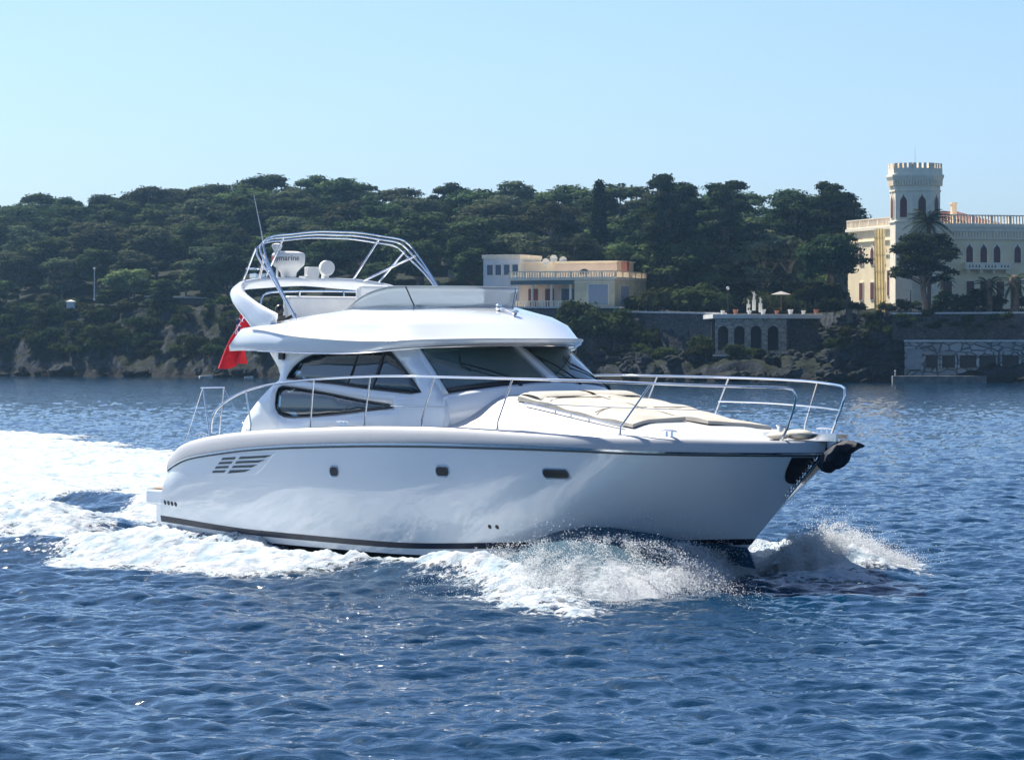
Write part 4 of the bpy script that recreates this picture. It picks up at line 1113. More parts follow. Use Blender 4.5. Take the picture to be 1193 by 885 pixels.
def spray_mound(name, crest, foot, back, label, ns=150, nv=34, white0=.35, amp=.10, ndrop=3500, up=.5, seed=3, wt=lambda s, t: 0*s, njet=300, per=400, nfly=900, sink=0.0):
    """foam thrown from the crest line: front face down to the foot line, back face to the back line; all in the yacht's own coordinates"""
    C = path3(crest, ns); Fo = path3(foot, ns); B = path3(back, ns)
    t = np.linspace(0, 1, nv); s = np.linspace(0, 1, ns)
    S_, T_ = np.meshgrid(s, t, indexing='ij')
    front = C[:, None]*(1-t)[None, :, None] + Fo[:, None]*t[None, :, None]
    hz = (C[:, 2] - Fo[:, 2])
    front[..., 2] += (np.sin(np.pi*T_)*.10*hz[:, None])
    tb = np.linspace(1, 0, 10)[:-1]
    backf = C[:, None]*(1-tb)[None, :, None] + B[:, None]*tb[None, :, None]
    G = np.concatenate([backf, front], 1)
    nn = G.shape[1]
    SS = np.repeat(s[:, None], nn, 1)*np.linalg.norm(np.diff(C, axis=0), axis=1).sum()
    tt = np.linspace(0, 1, nn)[None].repeat(ns, 0)
    n1 = fbm(SS*1.6+seed, tt*2.5, seed, 4, .6) - .5; n2 = fbm(SS*6+seed, tt*5, seed+9, 3, .6) - .5
    env = np.sin(np.pi*np.clip(tt*1.02, 0, 1))**.5 * np.sin(np.pi*np.clip(SS/SS.max(), 0.02, .98))**.4
    nrm = Fo - B; nrm[:, 2] = 0; nrm /= np.linalg.norm(nrm, axis=1)[:, None] + 1e-9
    disp = (n1*2.0 + n2*.8)*amp*env
    G[..., 2] += disp; G[..., :2] += (n2*1.0*amp*env)[..., None]*nrm[:, None, :2]
    I = np.arange(ns*nn).reshape(ns, nn)
    Q = np.stack([I[:-1, :-1], I[1:, :-1], I[1:, 1:], I[:-1, 1:]], -1).reshape(-1, 4)
    V = G.reshape(-1, 3) - np.array([0, 0, sink])
    o = np_mesh(name, V, Q, SPRAY)
    w = white0 + .5*n1 + .4*n2
    fr = np.clip((tt - 9/nn)/(1-9/nn), 0, 1)
    w = w + wt(SS/SS.max(), fr)
    a = o.data.attributes.new('white', 'FLOAT', 'POINT'); a.data.foreach_set('value', w.astype(np.float32).ravel())
    o.location = (YX, YY, YZ); o.rotation_euler = (0, 0, R(-TH))
    tag(o, label, 'spray', kind='stuff')
    # jets of water: each one an arc of drops thrown out from the hull; they make the torn edge of the spray
    r = np.random.default_rng(seed+50)
    Ps, Rs, Ds = [], [], []
    for j in range(njet):
        i = int(np.clip(r.random()*(ns-1), 2, ns-3)); e = math.sin(math.pi*np.clip(s[i], .04, .96))**.5
        big = r.random()**2.2
        m_ = int(per*(.5+big)); t_ = r.random(m_)**.8
        st = C[i]*(.35+.65*r.random()) + Fo[i]*0; f0 = r.random()*.75
        p0 = C[i]*(1-f0) + Fo[i]*f0; p0[2] -= .05
        reach = np.linalg.norm((Fo[i]-C[i])[:2])*(1-f0)*(.5 + .9*r.random())
        dr = (Fo[i]-C[i])[:2]; dr = dr/(np.linalg.norm(dr)+1e-9) + r.normal(size=2)*.22
        z1 = p0[2]*(1-t_) + (Fo[i][2]-.05)*t_
        Hj = (up*hz[i].clip(.12, 1)*(.10 + .62*big) + .03)*e*(1-.5*f0)
        z = z1 + 4*Hj*t_*(1-t_)*(1.1-.4*t_)
        xy = p0[:2] + dr[None]*(reach*t_)[:, None]
        sp = (.018 + .07*t_)[:, None]*(.6+.8*r.random())
        q = np.c_[xy, z] + r.normal(size=(m_, 3))*sp*np.array([1, 1, .8])
        Ps.append(q); Rs.append((.003 + .0065*r.random(m_)**2.8)*(1.15-.5*t_)); Ds.append(np.c_[np.repeat(dr[None], m_, 0)*.8, 2.2*(1-2*t_)*Hj/max(reach, .2)*2] + r.normal(size=(m_, 3))*.25)
    m_f = nfly; i2 = r.integers(1, ns-1, m_f); e2 = r.random(m_f)**2.4
    p2 = C[i2] + fall_mix(Fo, C, i2, r.random(m_f)*.8); p2[:, 2] += (.02 + e2*up*.85*hz[i2].clip(.2, 1)); p2[:, :2] += nrm[i2][:, :2]*(r.normal(size=m_f)*.35)[:, None] + r.normal(size=(m_f, 2))*.12
    P_ = np.vstack(Ps + [p2]); rr = np.r_[np.concatenate(Rs), .004 + .006*r.random(m_f)]; dd = np.vstack(Ds + [r.normal(size=(m_f, 3))]); st = np.r_[1.2 + 3.0*r.random(len(P_)-m_f)**2, np.ones(m_f)]
    DV, DT = drops(P_, rr, dd, st)
    d = np_mesh('spray_drops', DV, DT, DROP, o, sm=False)
    d['kind'] = 'stuff'
    return o
def fall_mix(Fo, C, i, t): return (Fo - C)[i]*t[:, None]
def on_boat(px, py, z=0.0):
    X, Y = on_water(px, py, z)
    x, y = boat_xy(X, Y)
    return (float(x), float(y), z - YZ)
# starboard sheet, climbing the topsides below the bow
spray_mound('bow_spray',
    [(8.1, -1.90, .08), (9.25, -1.85, .36), (9.9, -1.72, .58), (10.5, -1.52, .66), (11.1, -1.16, .58), (11.6, -.72, .48), (12.05, -.2, .40)],
    [on_boat(520, 672), on_boat(575, 688), on_boat(650, 698), on_boat(720, 700), on_boat(790, 697), on_boat(850, 683), on_boat(885, 672)],
    [(8.1, -1.0, .0), (9.25, -1.0, .1), (9.9, -.9, .2), (10.5, -.7, .25), (11.1, -.4, .2), (11.6, -.1, .15), (11.95, 0.05, .1)],
    'white and blue spray sheet curling off the near side of the bow', 210, 46, .10, .05, 0, .62, 3,
    lambda s, t: .42*smooth(.30, .8, t) - .06*smooth(.35, .0, t), 460, 640, 2600)
# port sheet, seen to the right of the stem in full sun
spray_mound('bow_spray',
    [(11.75, .35, .16), (11.3, 1.2, .34), (10.75, 2.15, .50), (10.5, 2.8, .40), (10.25, 3.6, .2), (9.9, 4.5, .0)],
    [on_boat(884, 668), on_boat(915, 676), on_boat(955, 676), on_boat(1000, 672), on_boat(1035, 664), on_boat(1062, 657)],
    [(11.2, .6, .0), (10.5, 1.6, .0), (10.0, 2.4, .0), (9.7, 3.0, -.05), (9.5, 3.9, -.1), (9.2, 4.8, -.1)],
    'bright sunlit spray flung out to the right beyond the stem of the yacht', 150, 40, .62, .05, 0, 1.2, 8,
    lambda s, t: .1*t, 460, 560, 3600, .03)
# breaking crest of the outer bow wave, lit by the sun
spray_mound('breaking_crest',
    [on_boat(470, 650, .10), on_boat(520, 660, .10), on_boat(575, 674, .11), on_boat(630, 688, .10), on_boat(688, 704, .05)],
    [on_boat(470, 660, -.10), on_boat(520, 670, -.10), on_boat(575, 685, -.10), on_boat(630, 698, -.10), on_boat(692, 711, -.10)],
    [on_boat(470, 640, .06), on_boat(520, 648, .06), on_boat(575, 661, .06), on_boat(630, 677, .06), on_boat(690, 700, .02)],
    'narrow sunlit breaking crest of the bow wave in front of the yacht', 170, 22, .75, .02, 0, 1.3, 14, lambda s, t: 0*s, 260, 160, 700, .10)

# ================================================================== the far shore
shore_Y = curve([-260, -77, -18, 11, 39, 58, 260], [650, 520, 462, 426, 397, 387, 330])
sky_y = curve([-300, 0, 60, 130, 200, 265, 310, 365, 400, 450, 520, 600, 700, 790, 900, 1000, 1300], [262, 240, 224, 216, 214, 208, 202, 203, 212, 208, 212, 212, 218, 216, 218, 224, 236])
def prof_left(d, ridge):
    return np.interp(d, [-40, -6, 0, 2, 6, 12, 24, 105, 220], [-2.5, -1.8, -.3, 1.4, 5.0, 9.2, 11.0, 0, 0]) + np.interp(d, [24, 105, 220], [0, 1, 1.0])*ridge
def prof_right(d, ridge):
    return np.interp(d, [-40, -6, 0, 2, 6, 10, 14.5, 16, 60, 105, 220], [-2.5, -1.8, -.3, 1.7, 2.6, 3.0, 3.3, 8.35, 8.7, 0, 0]) + np.interp(d, [60, 105, 220], [0, 1, 1.0])*ridge
def ground(X, Y):
    X = np.asarray(X, float); Y = np.asarray(Y, float)
    d = Y - shore_Y(X)
    d = d - 10*smooth(22, 26, X)*smooth(41, 37, X)*smooth(8, 14, d)*smooth(46, 30, d)
    px = 596.5 + 4000*X/np.maximum(Y, 50)
    Dr = shore_Y(X) + 105
    ridge = CAM_H + (HOR - sky_y(px))/4000*Dr - 9.0
    l = prof_left(d, ridge); r = prof_right(d, ridge)
    k = smooth(-6, 4, X)
    z = l*(1-k) + r*k
    return z
def ground_rough(X, Y):
    d = Y - shore_Y(X)
    cl = smooth(-2, 2, d)*smooth(26, 10, d)
    n = fbm(X*.22, Y*.22, 77, 5, .6) - .5
    rid = 1 - np.abs(fbm(X*.45+7, Y*.45, 87, 4, .6)*2 - 1)
    return ground(X, Y) + cl*(n*3.2 + (rid-.6)*1.6)*(1-.35*smooth(-6, 6, X)) + .6*(fbm(X*.1, Y*.1, 5, 3)-.5)*smooth(10, 40, d)
gx = np.unique(np.r_[np.linspace(-260, -90, 50), np.linspace(-90, 70, 420), np.linspace(70, 260, 50)])
gd = np.unique(np.r_[np.linspace(-40, -3, 10), np.linspace(-3, 26, 84), np.linspace(26, 220, 60)])
DD, XX = np.meshgrid(gd, gx, indexing='ij')
YY_ = shore_Y(XX) + DD
ZZ = ground_rough(XX, YY_)
YY2 = YY_ + smooth(0, 3, DD)*smooth(22, 12, DD)*3.0*(fbm(XX*.3, ZZ*.5, 97, 4, .6)-.5)
XX2 = XX + smooth(0, 3, DD)*smooth(22, 12, DD)*2.0*(fbm(XX*.3+50, ZZ*.5, 107, 4, .6)-.5)
I = np.arange(XX.size).reshape(XX.shape)
Q = np.stack([I[:-1, :-1], I[:-1, 1:], I[1:, 1:], I[1:, :-1]], -1).reshape(-1, 4)
# rock and scrub; the cliff's blue shade is put into the dark rock colour
m_, nt, out = new_mat('rock and scrub')
pb = nt.nodes.new('ShaderNodeBsdfPrincipled'); pb.inputs['Roughness'].default_value = .95; pb.inputs['Specular IOR Level'].default_value = .2
tc = nt.nodes.new('ShaderNodeTexCoord')
n1 = nt.nodes.new('ShaderNodeTexNoise'); n1.inputs['Scale'].default_value = .35; n1.inputs['Detail'].default_value = 9; n1.inputs['Roughness'].default_value = .65
n2 = nt.nodes.new('ShaderNodeTexNoise'); n2.inputs['Scale'].default_value = 1.6; n2.inputs['Detail'].default_value = 8; n2.inputs['Roughness'].default_value = .7
for n_ in (n1, n2): nt.links.new(tc.outputs['Object'], n_.inputs['Vector'])
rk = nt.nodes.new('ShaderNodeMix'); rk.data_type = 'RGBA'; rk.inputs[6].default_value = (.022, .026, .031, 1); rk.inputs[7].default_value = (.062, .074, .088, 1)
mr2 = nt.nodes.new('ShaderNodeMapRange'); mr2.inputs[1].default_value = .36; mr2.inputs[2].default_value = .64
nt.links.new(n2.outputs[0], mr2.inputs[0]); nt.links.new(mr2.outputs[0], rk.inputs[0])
gr = nt.nodes.new('ShaderNodeMix'); gr.data_type = 'RGBA'; gr.inputs[6].default_value = (.010, .018, .009, 1); gr.inputs[7].default_value = (.018, .023, .012, 1)
nt.links.new(mr2.outputs[0], gr.inputs[0])
geo = nt.nodes.new('ShaderNodeNewGeometry'); sx = nt.nodes.new('ShaderNodeSeparateXYZ'); nt.links.new(geo.outputs['Normal'], sx.inputs[0])
ad = nt.nodes.new('ShaderNodeMath'); ad.operation = 'MULTIPLY_ADD'; ad.inputs[1].default_value = .55; nt.links.new(sx.outputs[2], ad.inputs[0]); nt.links.new(n1.outputs[0], ad.inputs[2])
mr1 = nt.nodes.new('ShaderNodeMapRange'); mr1.inputs[1].default_value = .80; mr1.inputs[2].default_value = .92; nt.links.new(ad.outputs[0], mr1.inputs[0])
mx = nt.nodes.new('ShaderNodeMix'); mx.data_type = 'RGBA'; nt.links.new(mr1.outputs[0], mx.inputs[0]); nt.links.new(rk.outputs[2], mx.inputs[6]); nt.links.new(gr.outputs[2], mx.inputs[7])
sp_ = nt.nodes.new('ShaderNodeSeparateXYZ'); nt.links.new(geo.outputs['Position'], sp_.inputs[0])
wet = nt.nodes.new('ShaderNodeMapRange'); wet.inputs[1].default_value = .5; wet.inputs[2].default_value = 1.3; nt.links.new(sp_.outputs[2], wet.inputs[0])
mw = nt.nodes.new('ShaderNodeMix'); mw.data_type = 'RGBA'; mw.inputs[6].default_value = (.02, .02, .018, 1); nt.links.new(wet.outputs[0], mw.inputs[0]); nt.links.new(mx.outputs[2], mw.inputs[7])
nt.links.new(mw.outputs[2], pb.inputs['Base Color'])
bp = nt.nodes.new('ShaderNodeBump'); bp.inputs['Distance'].default_value = .5; nt.links.new(n2.outputs[0], bp.inputs['Height']); nt.links.new(bp.outputs[0], pb.inputs['Normal'])
nt.links.new(pb.outputs[0], out.inputs['Surface'])
ROCK = m_
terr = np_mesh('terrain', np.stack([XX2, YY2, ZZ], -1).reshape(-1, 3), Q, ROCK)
tag(terr, kind='structure')

# ---- trees
BARK = pbr('pine bark', (.16, .115, .085), .95, var=.35, scale=2.5, bump=.05, bscale=6)
PALEB = pbr('pale bark', (.27, .24, .21), .95, var=.3, scale=2.5, bump=.04, bscale=6)
LEAF = leaf_mat('pine needles', (.020, .038, .016), (.095, .125, .05), .14, .5)
LEAFD = leaf_mat('dark pine needles', (.010, .022, .012), (.060, .085, .036), .14, .5)
LEAFY = leaf_mat('fresh pine needles', (.10, .13, .05), (.19, .21, .09), .25, .6)
LEAFG = leaf_mat('grey pine needles', (.045, .062, .034), (.13, .15, .08), .18, .5)
CYPR = leaf_mat('cypress needles', (.014, .028, .012), (.03, .05, .018), .25, .5)
PALML = leaf_mat('palm leaves', (.04, .065, .022), (.10, .12, .05), .3, .5)
BUSHL = leaf_mat('bush leaves', (.022, .038, .014), (.06, .075, .026), .35, .8)

def leaf_quads(P, N, size, r, asp=.55):
    n = len(P)
    N = N + r.normal(size=(n, 3))*.34; N /= np.linalg.norm(N, axis=1)[:, None] + 1e-9
    A = np.cross(N, r.normal(size=(n, 3))); A /= np.linalg.norm(A, axis=1)[:, None] + 1e-9
    B = np.cross(N, A)
    s = size*(.6 + .8*r.random(n))[:, None]
    V = np.stack([P - A*s, P + B*s*asp - A*s*.1, P + A*s, P - B*s*asp + A*s*.1], 1).reshape(-1, 3)
    Q = np.arange(4*n).reshape(-1, 4)
    return V, Q
def lobes_leaves(L, dens, size, r, shell=.62):
    Ps, Ns = [], []
    for (cx, cy__, cz, rx, ry, rz) in L:
        n = int(dens*(rx*ry + rx*rz + ry*rz))
        d = r.normal(size=(n, 3)); d /= np.linalg.norm(d, axis=1)[:, None]
        d[:, 2] = np.where(d[:, 2] < -.35, -d[:, 2]*.6, d[:, 2])
        bump_ = 1 + .22*np.sin(d[:, 0]*7 + cx*3)*np.sin(d[:, 1]*7 + cz*5) + .15*np.sin(d[:, 2]*11 + cy__)
        rad = (shell + (1.04-shell)*r.random(n)**.55)*bump_
        Ps.append(np.array([cx, cy__, cz]) + d*rad[:, None]*np.array([rx, ry, rz])); Ns.append(d + (0, 0, .35))
    return leaf_quads(np.vstack(Ps), np.vstack(Ns), size, r)
def proto(name_crown, L, dens, size, trunk, leafm, barkm, seed, shell=.62):
    r = np.random.default_rng(seed)
    V, Q = lobes_leaves(L, dens, size, r, shell)
    c = np_mesh(name_crown, V, Q, leafm, sm=False)
    m = MB()
    for pts, rad in trunk: m.tube(path3(pts, 8) if len(pts) > 2 else pts, np.interp(np.linspace(0, 1, 8 if len(pts) > 2 else len(pts)), np.linspace(0, 1, len(rad)), rad), 7)
    t = m.build('trunk', barkm, sm=True)
    col.objects.unlink(c); col.objects.unlink(t)
    return c, t
def pine_lobes(r, h, base, w, n, flat=.55, top_flat=False):
    """clumps of a pine crown, h tall, crown from base up, w wide"""
    L = []
    n = int(n*1.9); k = (13/ n)**.36
    for i in range(n):
        a = 2.4*i + r.random()*1.5; q = (.25 + .75*r.random())**.7
        f = (i+.5)/n
        z = base + (h-base)*(.05 + .86*f) + r.normal()*.03*h
        env = math.sqrt(max(.08, 1-(abs(f-.32)/.72)**2.0))
        rr = w/2*.86*env*q if not top_flat else w/2*.82*q
        s = w*(.13 + .09*r.random())*k*1.15
        L.append((rr*math.cos(a), rr*math.sin(a), min(z, h-s*flat), s*(.85+.4*r.random()), s, s*flat*(.8+.4*r.random())))
    return L
def limbs(L, h0, lean, r, tr, every=1):
    top = (lean[0], lean[1], max(l[2] for l in L)*.93)
    T = [([(0, 0, -1.2), (lean[0]*.15, lean[1]*.1, h0*.5), (lean[0]*.6, lean[1]*.6, h0), top], [tr*1.25, tr, tr*.75, tr*.25])]
    for l in L[::every]:
        z0 = h0*(.75 + .5*r.random()); k = z0/top[2]
        st = (lean[0]*k, lean[1]*k, min(z0, l[2]-.3))
        T.append(([st, ((st[0]+l[0])/2, (st[1]+l[1])/2, (st[2]*.35+l[2]*.65)-.2), (l[0], l[1], l[2])], [tr*.42, tr*.28, tr*.10]))
    return T
PINES = []
for k in range(9):
    r = np.random.default_rng(100+k)
    h = 10.0; base = (3.2, 4.2, 2.4)[k % 3]; w = (8.2, 7.4, 9.2)[k % 3]
    L = pine_lobes(r, h, base, w, 13, .62)
    lean = (r.normal()*.5, r.normal()*.4)
    PINES.append(proto('crown', L, 95, .22, limbs(L, base*.95, lean, r, .20, 2), LEAF if k % 4 else LEAFG, BARK if k % 2 else PALEB, 200+k))
def tree(name, P, loc, rz, s, label, group=None, cat='tree'):
    e = empty(name, loc, rz, label, cat, group)
    for o in P:
        c = o.copy(); col.objects.link(c); c.parent = e; c.scale = s; c.name = o.name.split('.')[0]
    return e
ordn = ['first','second','third','fourth','fifth','sixth','seventh','eighth','ninth','tenth','eleventh','twelfth','thirteenth','fourteenth','fifteenth','sixteenth','seventeenth','eighteenth','nineteenth','twentieth','twenty-first','twenty-second','twenty-third','twenty-fourth']
rt = random.Random(5)
rowdef = [(98, 6.6, 'skyline'), (84, 7.2, 'high'), (69, 7.0, 'upper'), (55, 7.2, 'middle'), (41, 7.0, 'lower'), (28, 6.6, 'edge'), (17, 7.0, 'brink')]
rowlab = {'skyline': '%s dark pine from the left along the skyline of the ridge', 'high': 'dark rounded pine crown packed just beneath the skyline of the ridge',
          'upper': 'dusky pine high on the wooded hillside behind the yacht', 'middle': 'dusky green pine half way up the hazy wooded hillside',
          'lower': 'hazy green pine on the lower half of the wooded hillside', 'edge': 'pine growing above the top edge of the sea cliff', 'brink': 'small pine clinging to the brink of the sea cliff'}
for (d, sp, rn) in rowdef:
    X = -132 + rt.random()*4; n = 0
    while X < 62:
        X += sp*1.14*(.7 + .6*rt.random())
        Y = float(shore_Y(X)) + d + rt.uniform(-5, 5)
        px = 596.5 + 4000*X/Y
        if px < -330 or px > 1010 or (px < -70 and d < 50): continue
        if px > 560 and d < (38 if px < 760 or px > 830 else 30): continue
        if px > 905 and d < 90: continue
        z = float(ground(X, Y))
        h = rt.uniform(8.5, 12.0)
        if d > 90:
            ztop = CAM_H + (HOR - float(sky_y(px)) + rt.uniform(-9, 5))/4000*Y
            h = max(8, min(15, ztop - z))
        if d < 32: h = rt.uniform(5.5, 8.5)
        if d < 20: h = rt.uniform(3.5, 5.5)
        if px > 560 and 50 < d < 80: h = rt.uniform(10, 13)
        P = PINES[rt.randrange(9)]
        wd = h/10*rt.uniform(1.0, 1.6) if d > 30 else h/10*rt.uniform(1.05, 1.4)
        lb = rowlab[rn]
        if px < -40: lb = 'pine of the wooded hillside past the left edge of the view'
        elif rn == 'skyline':
            lb = lb % ordn[min(n, 23)] if n < 24 else 'dark pine of the skyline ridge behind the cream palace'
        n += px >= -40
        tree('pine_tree', P, (X, Y, z-.3), rt.random()*6.28, (wd, wd, h/10), lb, 'pines past the left edge of the view' if px < -40 else 'pines of the wooded hillside, ' + rn + ' row')

# big individual trees near the houses
def at_px(px, py, D):
    p = world_at(px, py, D); return p.x, p.y, p.z
def big_pine(px, ytop, ybase, wpx, D, seed, label, leaf=LEAFD, bark=BARK, base_f=.35, n=20, leanpx=0, flat=.6, size=.24, dens=95, top_flat=False, tr=.34, name='pine_tree'):
    r = np.random.default_rng(seed)
    x, y, z = at_px(px, ybase, D); h = (ybase-ytop)*D/4000; w = wpx*D/4000
    L = pine_lobes(r, h, h*base_f, w, n, flat, top_flat)
    lx = leanpx*D/4000
    L = [(l[0]+lx, l[1], l[2], l[3], l[4], l[5]) for l in L]
    P = proto('crown', L, dens, size, limbs(L, h*base_f*.9, (lx, 0), r, tr, 2), leaf, bark, seed+1)
    e = empty(name, (x, y, z), 0, label, 'tree')
    for o in P: col.objects.link(o); o.parent = e
    return e
big_pine(782, 201, 356, 96, 452, 301, 'tallest broad dark pine right beside the low yellow villa', base_f=.30, n=26)
big_pine(748, 236, 356, 60, 458, 302, 'narrower dark pine squeezed between the cypress and the tallest broad pine', base_f=.36, n=16)
big_pine(846, 210, 358, 84, 446, 303, 'dense dark pine above the arcade terrace', base_f=.32, n=24)
big_pine(815, 232, 358, 66, 456, 304, 'dark pine filling the gap between two taller pines over the shaded garden', base_f=.34, n=16)
big_pine(912, 226, 358, 92, 448, 305, 'open crowned pine with pale bare limbs left of the cream palace', bark=PALEB, base_f=.42, n=22, leanpx=16)
big_pine(968, 212, 356, 78, 446, 306, 'tall pine whose crown meets the red roof of the palace', base_f=.45, n=20)
big_pine(990, 272, 364, 84, 403, 307, 'leaning pine on the palace terrace with a curved trunk', base_f=.48, n=18, leanpx=-20, leaf=LEAFD, size=.19, dens=95)
big_pine(1078, 272, 364, 88, 400, 308, 'rounded pine with bare trunk standing right in front of the palace tower', base_f=.42, n=24, leanpx=-6, leaf=LEAFD, size=.18, dens=105)
big_pine(642, 237, 330, 74, 470, 309, 'pale umbrella pine with a bare trunk rising behind the villa roof terrace', leaf=LEAFG, bark=PALEB, base_f=.66, n=14, flat=.42, top_flat=True, tr=.30)
big_pine(620, 283, 330, 46, 466, 310, 'small flat topped pine beside the trunk of the pale umbrella pine', leaf=LEAFG, bark=PALEB, base_f=.5, n=8, flat=.4, top_flat=True, tr=.18)
big_pine(150, 314, 352, 56, 522, 311, 'small pale green pine standing out on the dark cliff left of the yacht', leaf=LEAFY, bark=BARK, base_f=.3, n=11, flat=.5, tr=.2)
big_pine(240, 282, 352, 66, 515, 312, 'bushy lit pine on the cliff edge close behind the flag', leaf=LEAFG, base_f=.15, n=15, flat=.6, tr=.2)
big_pine(1140, 336, 366, 30, 402, 313, 'small dark bushy tree against the palace ground floor', base_f=.1, n=8, tr=.2)
big_pine(1100, 338, 366, 26, 403, 314, 'low round tree next to the trunk of the pine before the tower', leaf=BUSHL, base_f=.1, n=7, tr=.15)
# cypress
r = np.random.default_rng(400)
x, y, z = at_px(698, 340, 478); h = (340-212)*478/4000; w = 21*478/4000
L = [(0, 0, h*f, w/2*math.sin(math.pi*(.12+.80*(1-f)))**.7, w/2*math.sin(math.pi*(.12+.80*(1-f)))**.7, h*.075) for f in np.linspace(.08, .95, 14)]
P = proto('crown', L, 110, .22, [([(0, 0, -1), (0, 0, h*.9)], [.3, .05])], CYPR, BARK, 401, .7)
e = empty('cypress_tree', (x, y, z), 0, 'slim dark cypress rising like a column above the pines', 'tree')
for o in P: col.objects.link(o); o.parent = e
# palms
def palm(px, ytop, ybase, wpx, D, seed, label, nf=34, droop=1.0, trr=.22, mat=PALML):
    r = np.random.default_rng(seed)
    x, y, z = at_px(px, ybase, D); h = (ybase-ytop)*D/4000; w = wpx*D/8000
    e = empty('palm_tree', (x, y, z), 0, label, 'tree')
    m = MB(); hh = h - w*.55
    m.tube([(0, 0, -1), (.1, 0, hh*.5), (0, 0, hh)], [trr*1.2, trr, trr*1.15], 9); m.ball((0, 0, hh), trr*1.5, None, trr*1.8)
    m.build('trunk', BARK, e, sm=True)
    m = MB()
    for k in range(nf):
        a = 2.4*k + r.random(); el = 1.35 - 1.75*(k/nf)*droop
        pts = []
        for t in np.linspace(0, 1, 7):
            ln = w*1.12*t; c = math.cos(el - 1.0*t*t); pts.append(Vector((math.cos(a)*ln*max(.12, math.cos(el-.35*t)), math.sin(a)*ln*max(.12, math.cos(el-.35*t)), hh + ln*math.sin(el) - w*.55*t*t)))
        m.tube(pts, [.03]*6+[.01], 4)
        sd = Vector((-math.sin(a), math.cos(a), 0))
        for i in range(1, 7):
            for q in (0, .33, .66):
                p = pts[i-1].lerp(pts[i], q); ln = w*.30*(1-.6*abs((i-1+q)/6-.4))
                dr = (pts[i]-pts[i-1]).normalized()
                for s in (-1, 1):
                    tip = p + sd*s*ln*.75 + dr*ln*.5 + Vector((0, 0, -ln*.35))
                    m.add([p, p + dr*.10, tip], [(0, 1, 2)])
    m.build('fronds', mat, e)
palm(1082, 243, 364, 56, 407, 500, 'palm whose fronds spread just below the palace tower windows')
palm(1100, 318, 366, 26, 404, 501, 'small palm below the rounded pine in front of the palace', nf=20)
palm(1152, 322, 366, 36, 401, 502, 'dark shaggy palm left of its thicker neighbour on the palace terrace', nf=26, droop=1.35, trr=.35)
palm(1182, 318, 366, 40, 400, 503, 'thick dark palm at the right end of the palace terrace', nf=26, droop=1.35, trr=.5)
# shrubs on the cliffs and terraces
BUSH = []
for k in range(4):
    r = np.random.default_rng(600+k)
    L = [(r.normal()*.55, r.normal()*.55, .35+.35*r.random(), .55+.3*r.random(), .55+.3*r.random(), .42+.2*r.random()) for _ in range(5)]
    BUSH.append(proto('foliage', L, 150, .13, [([(0, 0, -.4), (0, 0, .5)], [.08, .03])], BUSHL, BARK, 620+k, .45))
def shrub(px, py, D, s, label, group=None):
    x, y, z = at_px(px, py, D); k = rt.randrange(4)
    return tree('shrub', BUSH[k], (x, y, z), rt.random()*6.28, (s, s, s*rt.uniform(.8, 1.2)), label, group, 'shrub')
for i in range(250):
    X = rt.uniform(-84, 30) if i < 100 else rt.uniform(-84, -14); d = rt.uniform(3.5, 15) if X < 0 else rt.uniform(4, 9); Y = float(shore_Y(X)) + d
    z = float(ground_rough(np.array(X), np.array(Y)))
    if z < 1.6: continue
    s = rt.uniform(.7, 2.0)
    side = 'left' if X < -8 else 'mid'
    tree('shrub', BUSH[rt.randrange(4)], (X, Y, z), rt.random()*6.28, (s, s, s*.9),
         'dark shrub growing out of the rocky cliff left of the yacht' if side == 'left' else 'dark shrub on the rocks below the villa and the arcade',
         'shrubs on the ' + ('left cliff' if side == 'left' else 'rocks under the villa'), 'shrub')
for px, py, s in ((664, 374, 2.2), (676, 388, 2.6), (690, 398, 2.8), (702, 392, 2.4), (716, 402, 2.6), (735, 404, 2.0), (662, 400, 2.4), (728, 380, 1.6), (648, 408, 2.2), (760, 405, 2), (780, 398, 1.8)):
    shrub(px, py, 436 if py < 395 else 433, s, 'dark creeper shrub hanging over the stone wall under the yellow villa', 'creepers on the wall under the villa')
for px, py, s in ((738, 359, 1.0), (750, 358, 1.25), (764, 358, 1.3), (776, 357, 1.4), (790, 358, 1.2), (803, 358, 1.3), (818, 360, 1.2)):
    shrub(px, py, 441, s, 'dark garden shrub in the row along the wall right of the yellow villa', 'garden shrubs right of the villa')
for px, py, s in ((1050, 362, 1.1), (1060, 363, 1.0), (1092, 363, 1.1), (1110, 362, 1.4), (1122, 360, 1.6), (1136, 360, 1.5), (1150, 362, 1.3), (1166, 361, 1.5), (1190, 361, 1.4), (1035, 364, 1.0), (1000, 363, 1.2), (972, 364, 1.3), (962, 352, 1.8), (950, 350, 1.8), (938, 354, 1.4)):
    shrub(px, py, 403, s, 'dark clipped shrub along the front of the palace terrace', 'shrubs along the palace terrace')

for i in range(64):
    px = rt.uniform(735, 1010); D = rt.uniform(428, 492) if px < 960 else rt.uniform(440, 492)
    X = (px-596.5)/4000*D; z = float(ground(X, D)); s = rt.uniform(1.8, 3.4)
    tree('shrub', BUSH[i % 4], (X, D, z), rt.random()*6.28, (s*1.2, s*1.2, s), 'dark undergrowth shrub in the shade of the tall pines between villa and palace', 'undergrowth between the villa and the palace', 'shrub')
